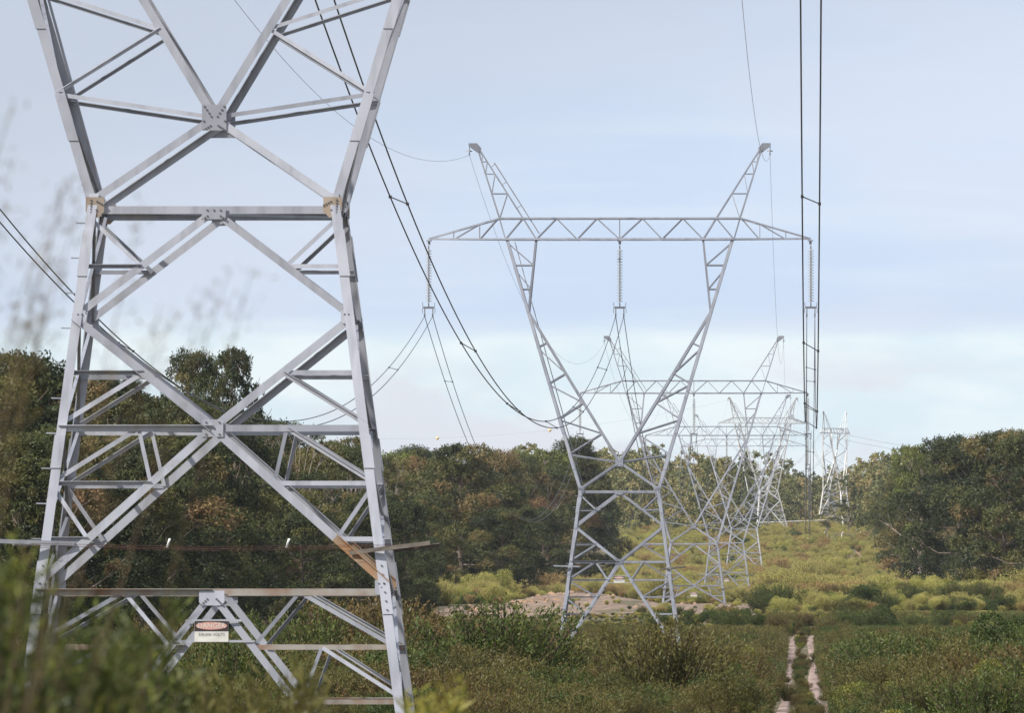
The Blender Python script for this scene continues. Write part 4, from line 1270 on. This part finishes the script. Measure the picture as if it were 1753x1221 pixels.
def scatter(name, items, kinds, label):
    """one ground-cover object: points with kind, turn and size, filled with shrub meshes by geometry nodes"""
    me = bpy.data.meshes.new(name)
    v = np.array([(x, y, g1(y, x) - 0.03) for _, x, y, *_ in items], np.float32)
    me.vertices.add(len(v)); me.vertices.foreach_set('co', v.ravel())
    for nm, typ, vals in (('k', 'INT', [i[0] for i in items]), ('rz', 'FLOAT', [i[4] for i in items])):
        a = me.attributes.new(nm, typ, 'POINT'); a.data.foreach_set('value', vals)
    a = me.attributes.new('sc', 'FLOAT_VECTOR', 'POINT')
    a.data.foreach_set('vector', np.array([(i[3] * i[5], i[3] * i[5], i[3]) for i in items], np.float32).ravel())
    o = bpy.data.objects.new(name, me); COL.objects.link(o)
    ng = bpy.data.node_groups.new(name, 'GeometryNodeTree')
    ng.interface.new_socket('Geometry', in_out='INPUT', socket_type='NodeSocketGeometry')
    ng.interface.new_socket('Geometry', in_out='OUTPUT', socket_type='NodeSocketGeometry')
    N, L = ng.nodes, ng.links
    gi, go = N.new('NodeGroupInput'), N.new('NodeGroupOutput')
    iop = N.new('GeometryNodeInstanceOnPoints')
    g2i = N.new('GeometryNodeGeometryToInstance')
    for src in reversed(kinds):
        oi = N.new('GeometryNodeObjectInfo'); oi.inputs['Object'].default_value = src
        oi.transform_space = 'ORIGINAL'
        L.new(oi.outputs['Geometry'], g2i.inputs[0])
    def attr(nm, typ):
        n = N.new('GeometryNodeInputNamedAttribute'); n.data_type = typ; n.inputs['Name'].default_value = nm
        return n.outputs['Attribute']
    cx = N.new('ShaderNodeCombineXYZ'); L.new(attr('rz', 'FLOAT'), cx.inputs[2])
    L.new(gi.outputs[0], iop.inputs['Points'])
    L.new(g2i.outputs[0], iop.inputs['Instance'])
    iop.inputs['Pick Instance'].default_value = True
    L.new(attr('k', 'INT'), iop.inputs['Instance Index'])
    L.new(cx.outputs[0], iop.inputs['Rotation'])
    L.new(attr('sc', 'FLOAT_VECTOR'), iop.inputs['Scale'])
    L.new(iop.outputs[0], go.inputs[0])
    md = o.modifiers.new('scatter', 'NODES'); md.node_group = ng
    return tag(o, label, 'scrub', None, 'stuff')
def kind_objs(kinds): return [next(o for o in COL.objects if o.type == 'MESH' and o.data == s_[1]) for s_ in kinds]
seen = set()
rest = []
for q in hth:                          # the nearest bush of each far kind stands as its own object
    if q[0] in seen: rest.append(q); continue
    seen.add(q[0])
    o = bpy.data.objects.new('shrub', HK[q[0]][1]); COL.objects.link(o)
    o.location = (q[1], q[2], g1(q[2], q[1]) - 0.03); o.rotation_euler = (0, 0, q[4]); o.scale = (q[3] * q[5], q[3] * q[5], q[3])
    tag(o, '%s at the near edge of the bright far heath' % HK[q[0]][0], 'shrub')
scatter('scrub', shr[NEAR:], kind_objs(SK), 'low dark green and russet scrub covering the near ground')
scatter('heath', rest, kind_objs(HK), 'yellow-green heath covering the far slope of the clearing')
print('shrubs', len(shr), shr[NEAR][2])

def rubble():
    mb = MB(); rr = random.Random(8)
    for i in range(460):
        y = rr.uniform(1180, 1560); x = rr.gauss(-22.5, 2.2) if i % 3 else rr.uniform(-26, -6)
        z = g1(y, x); a = 0.05 + 0.27 * rr.random() ** 3
        n = 7
        pts = []
        for zz, r in ((-0.3, 0.8), (0.25, 1.0), (0.75, 0.55)):
            for k in range(n):
                an = 6.283 * k / n + rr.uniform(-.3, .3)
                pts.append((x + a * r * math.cos(an) * rr.uniform(.7, 1.2) * 1.3, y + a * r * math.sin(an) * rr.uniform(.7, 1.2), z + a * zz * rr.uniform(.5, .9)))
        pts.append((x, y, z + a * 0.9))
        fs = [(l * n + k, l * n + (k + 1) % n, (l + 1) * n + (k + 1) % n, (l + 1) * n + k) for l in range(2) for k in range(n)] + [(2 * n + k, 2 * n + (k + 1) % n, 3 * n) for k in range(n)]
        mb.add(pts, fs)
    M['stone'] = sandy('orange_rubble', (0.40, 0.25, 0.15), (0.26, 0.165, 0.11), (0.34, 0.26, 0.20))
    tag(mb.build('rubble', M['stone']), 'pinkish orange rubble on the bare bank left of the short-legged tower', 'rubble', None, 'stuff')
rubble()

# ------------------------------------------------------------------ out-of-focus bushes close to the camera, on the left
def near_bush(seed, tips, base_c, d, spread, leaf_l, leaf_w, n_leaf, leaf, label, t_from=0.35, rad=0.006):
    global rng
    rng = np.random.default_rng(seed)
    rr = random.Random(seed)
    bx = lat(base_c, d); bz = g1(d, bx)
    w = MB(); Q, Tt = [], []
    for (px, py) in tips:
        dd = d + rr.uniform(-spread, spread)
        tip = np.array([lat(px, dd) - bx, dd - d, CAM_Z + (VY - py) / F_PX * dd - bz])
        b = np.array([rr.uniform(-.12, .12), rr.uniform(-.2, .2), -0.1])
        mid = b * 0.35 + tip * 0.65 + np.array([rr.uniform(-.06, .02), rr.uniform(-.1, .1), 0.05])
        w.tube([b, b * .5 + mid * .5 + np.array([-.02, 0, 0.02]), mid, tip], [rad, rad * .8, rad * .5, rad * .2], 4, cap=False)
        m = n_leaf
        t = rng.uniform(t_from, 1.0, m)[:, None]
        p = (1 - t) ** 2 * b + 2 * t * (1 - t) * mid + t ** 2 * tip + rng.normal(size=(m, 3)) * 0.012
        dv = unit(m) * 0.8 + (tip - mid) / np.linalg.norm(tip - mid) * 0.9
        dv /= np.linalg.norm(dv, axis=1, keepdims=True)
        q, tt = leaf_quads(p, dv, leaf_l * rng.uniform(.6, 1.3, m), leaf_w * rng.uniform(.7, 1.2, m), 0.25 + 0.4 * t[:, 0] ** 3 + rng.normal() * 0.15 + rng.normal(size=m) * 0.12)
        Q.append(q); Tt.append(tt)
    me = mesh_np('bush', np.concatenate(Q), np.concatenate(Tt), [M[leaf]])
    r = empty('bush', (bx, d, bz))
    tag(r, label, 'bush', None)
    o = bpy.data.objects.new('foliage', me); COL.objects.link(o); o.parent = r
    w.build('branch_stems', M['stem'], r)
rb = random.Random(3)
tips = [(rb.uniform(-260, 130), rb.uniform(960, 1200)) for _ in range(46)] + [(rb.uniform(-220, 70), rb.uniform(890, 1000)) for _ in range(8)] \
     + [(rb.uniform(60, 250), rb.uniform(1090, 1250)) for _ in range(44)]
near_bush(41, tips, -60, 22, 0.7, 0.035, 0.006, 200, 'shrub_bush', 'blurred dark green bush close by at the lower left corner', 0.4)
near_bush(42, [(20, 180), (112, 305), (60, 425), (8, 340), (135, 350), (45, 545), (85, 470)], -620, 19, 0.3, 0.014, 0.0025, 120, 'shrub_brown', 'bare blurred twigs reaching up at the left edge', 0.80, 0.0032)
near_bush(43, [(245, 345), (300, 525), (430, 465), (352, 490), (200, 600), (275, 560), (390, 470)], -420, 19, 0.3, 0.012, 0.0022, 70, 'shrub_brown', 'faint blurred twigs crossing the left side of the nearest tower', 0.84, 0.0022)
tips = [(rb.uniform(150, 330), rb.uniform(1030, 1230)) for _ in range(34)]
near_bush(44, tips, 215, 32, 0.5, 0.045, 0.008, 130, 'shrub_bush', 'soft yellow-green bush in front of the left foot of the nearest tower', 0.5, 0.004)
tips = [(rb.uniform(330, 570), rb.uniform(1135, 1240)) for _ in range(36)]
near_bush(45, tips, 440, 38, 0.6, 0.045, 0.008, 130, 'shrub_olive', 'soft olive bush under the danger sign of the nearest tower', 0.5, 0.004)
tips = [(rb.uniform(690, 790), rb.uniform(1160, 1240)) for _ in range(12)]
near_bush(46, tips, 735, 38, 0.6, 0.045, 0.008, 120, 'shrub_yellow', 'soft yellow-green bush by the right foot of the nearest tower', 0.5, 0.004)

# ------------------------------------------------------------------ air
mb = MB(); mb.box((0, 4325, 23.5), (2600, 0, 0), (0, 4775, 0), (0, 0, 28.5))
hz = bpy.data.materials.new('air'); hz.use_nodes = True
hz.node_tree.nodes.clear()
ho = nd(hz.node_tree, 'ShaderNodeOutputMaterial'); hv = nd(hz.node_tree, 'ShaderNodeVolumePrincipled')
hv.inputs['Color'].default_value = (0.93, 0.95, 1.0, 1)
hv.inputs['Density'].default_value = 2.6e-5
hv.inputs['Anisotropy'].default_value = 0.2
hz.node_tree.links.new(hv.outputs[0], ho.inputs['Volume'])
tag(mb.build('haze', hz), None, None, None, 'stuff')
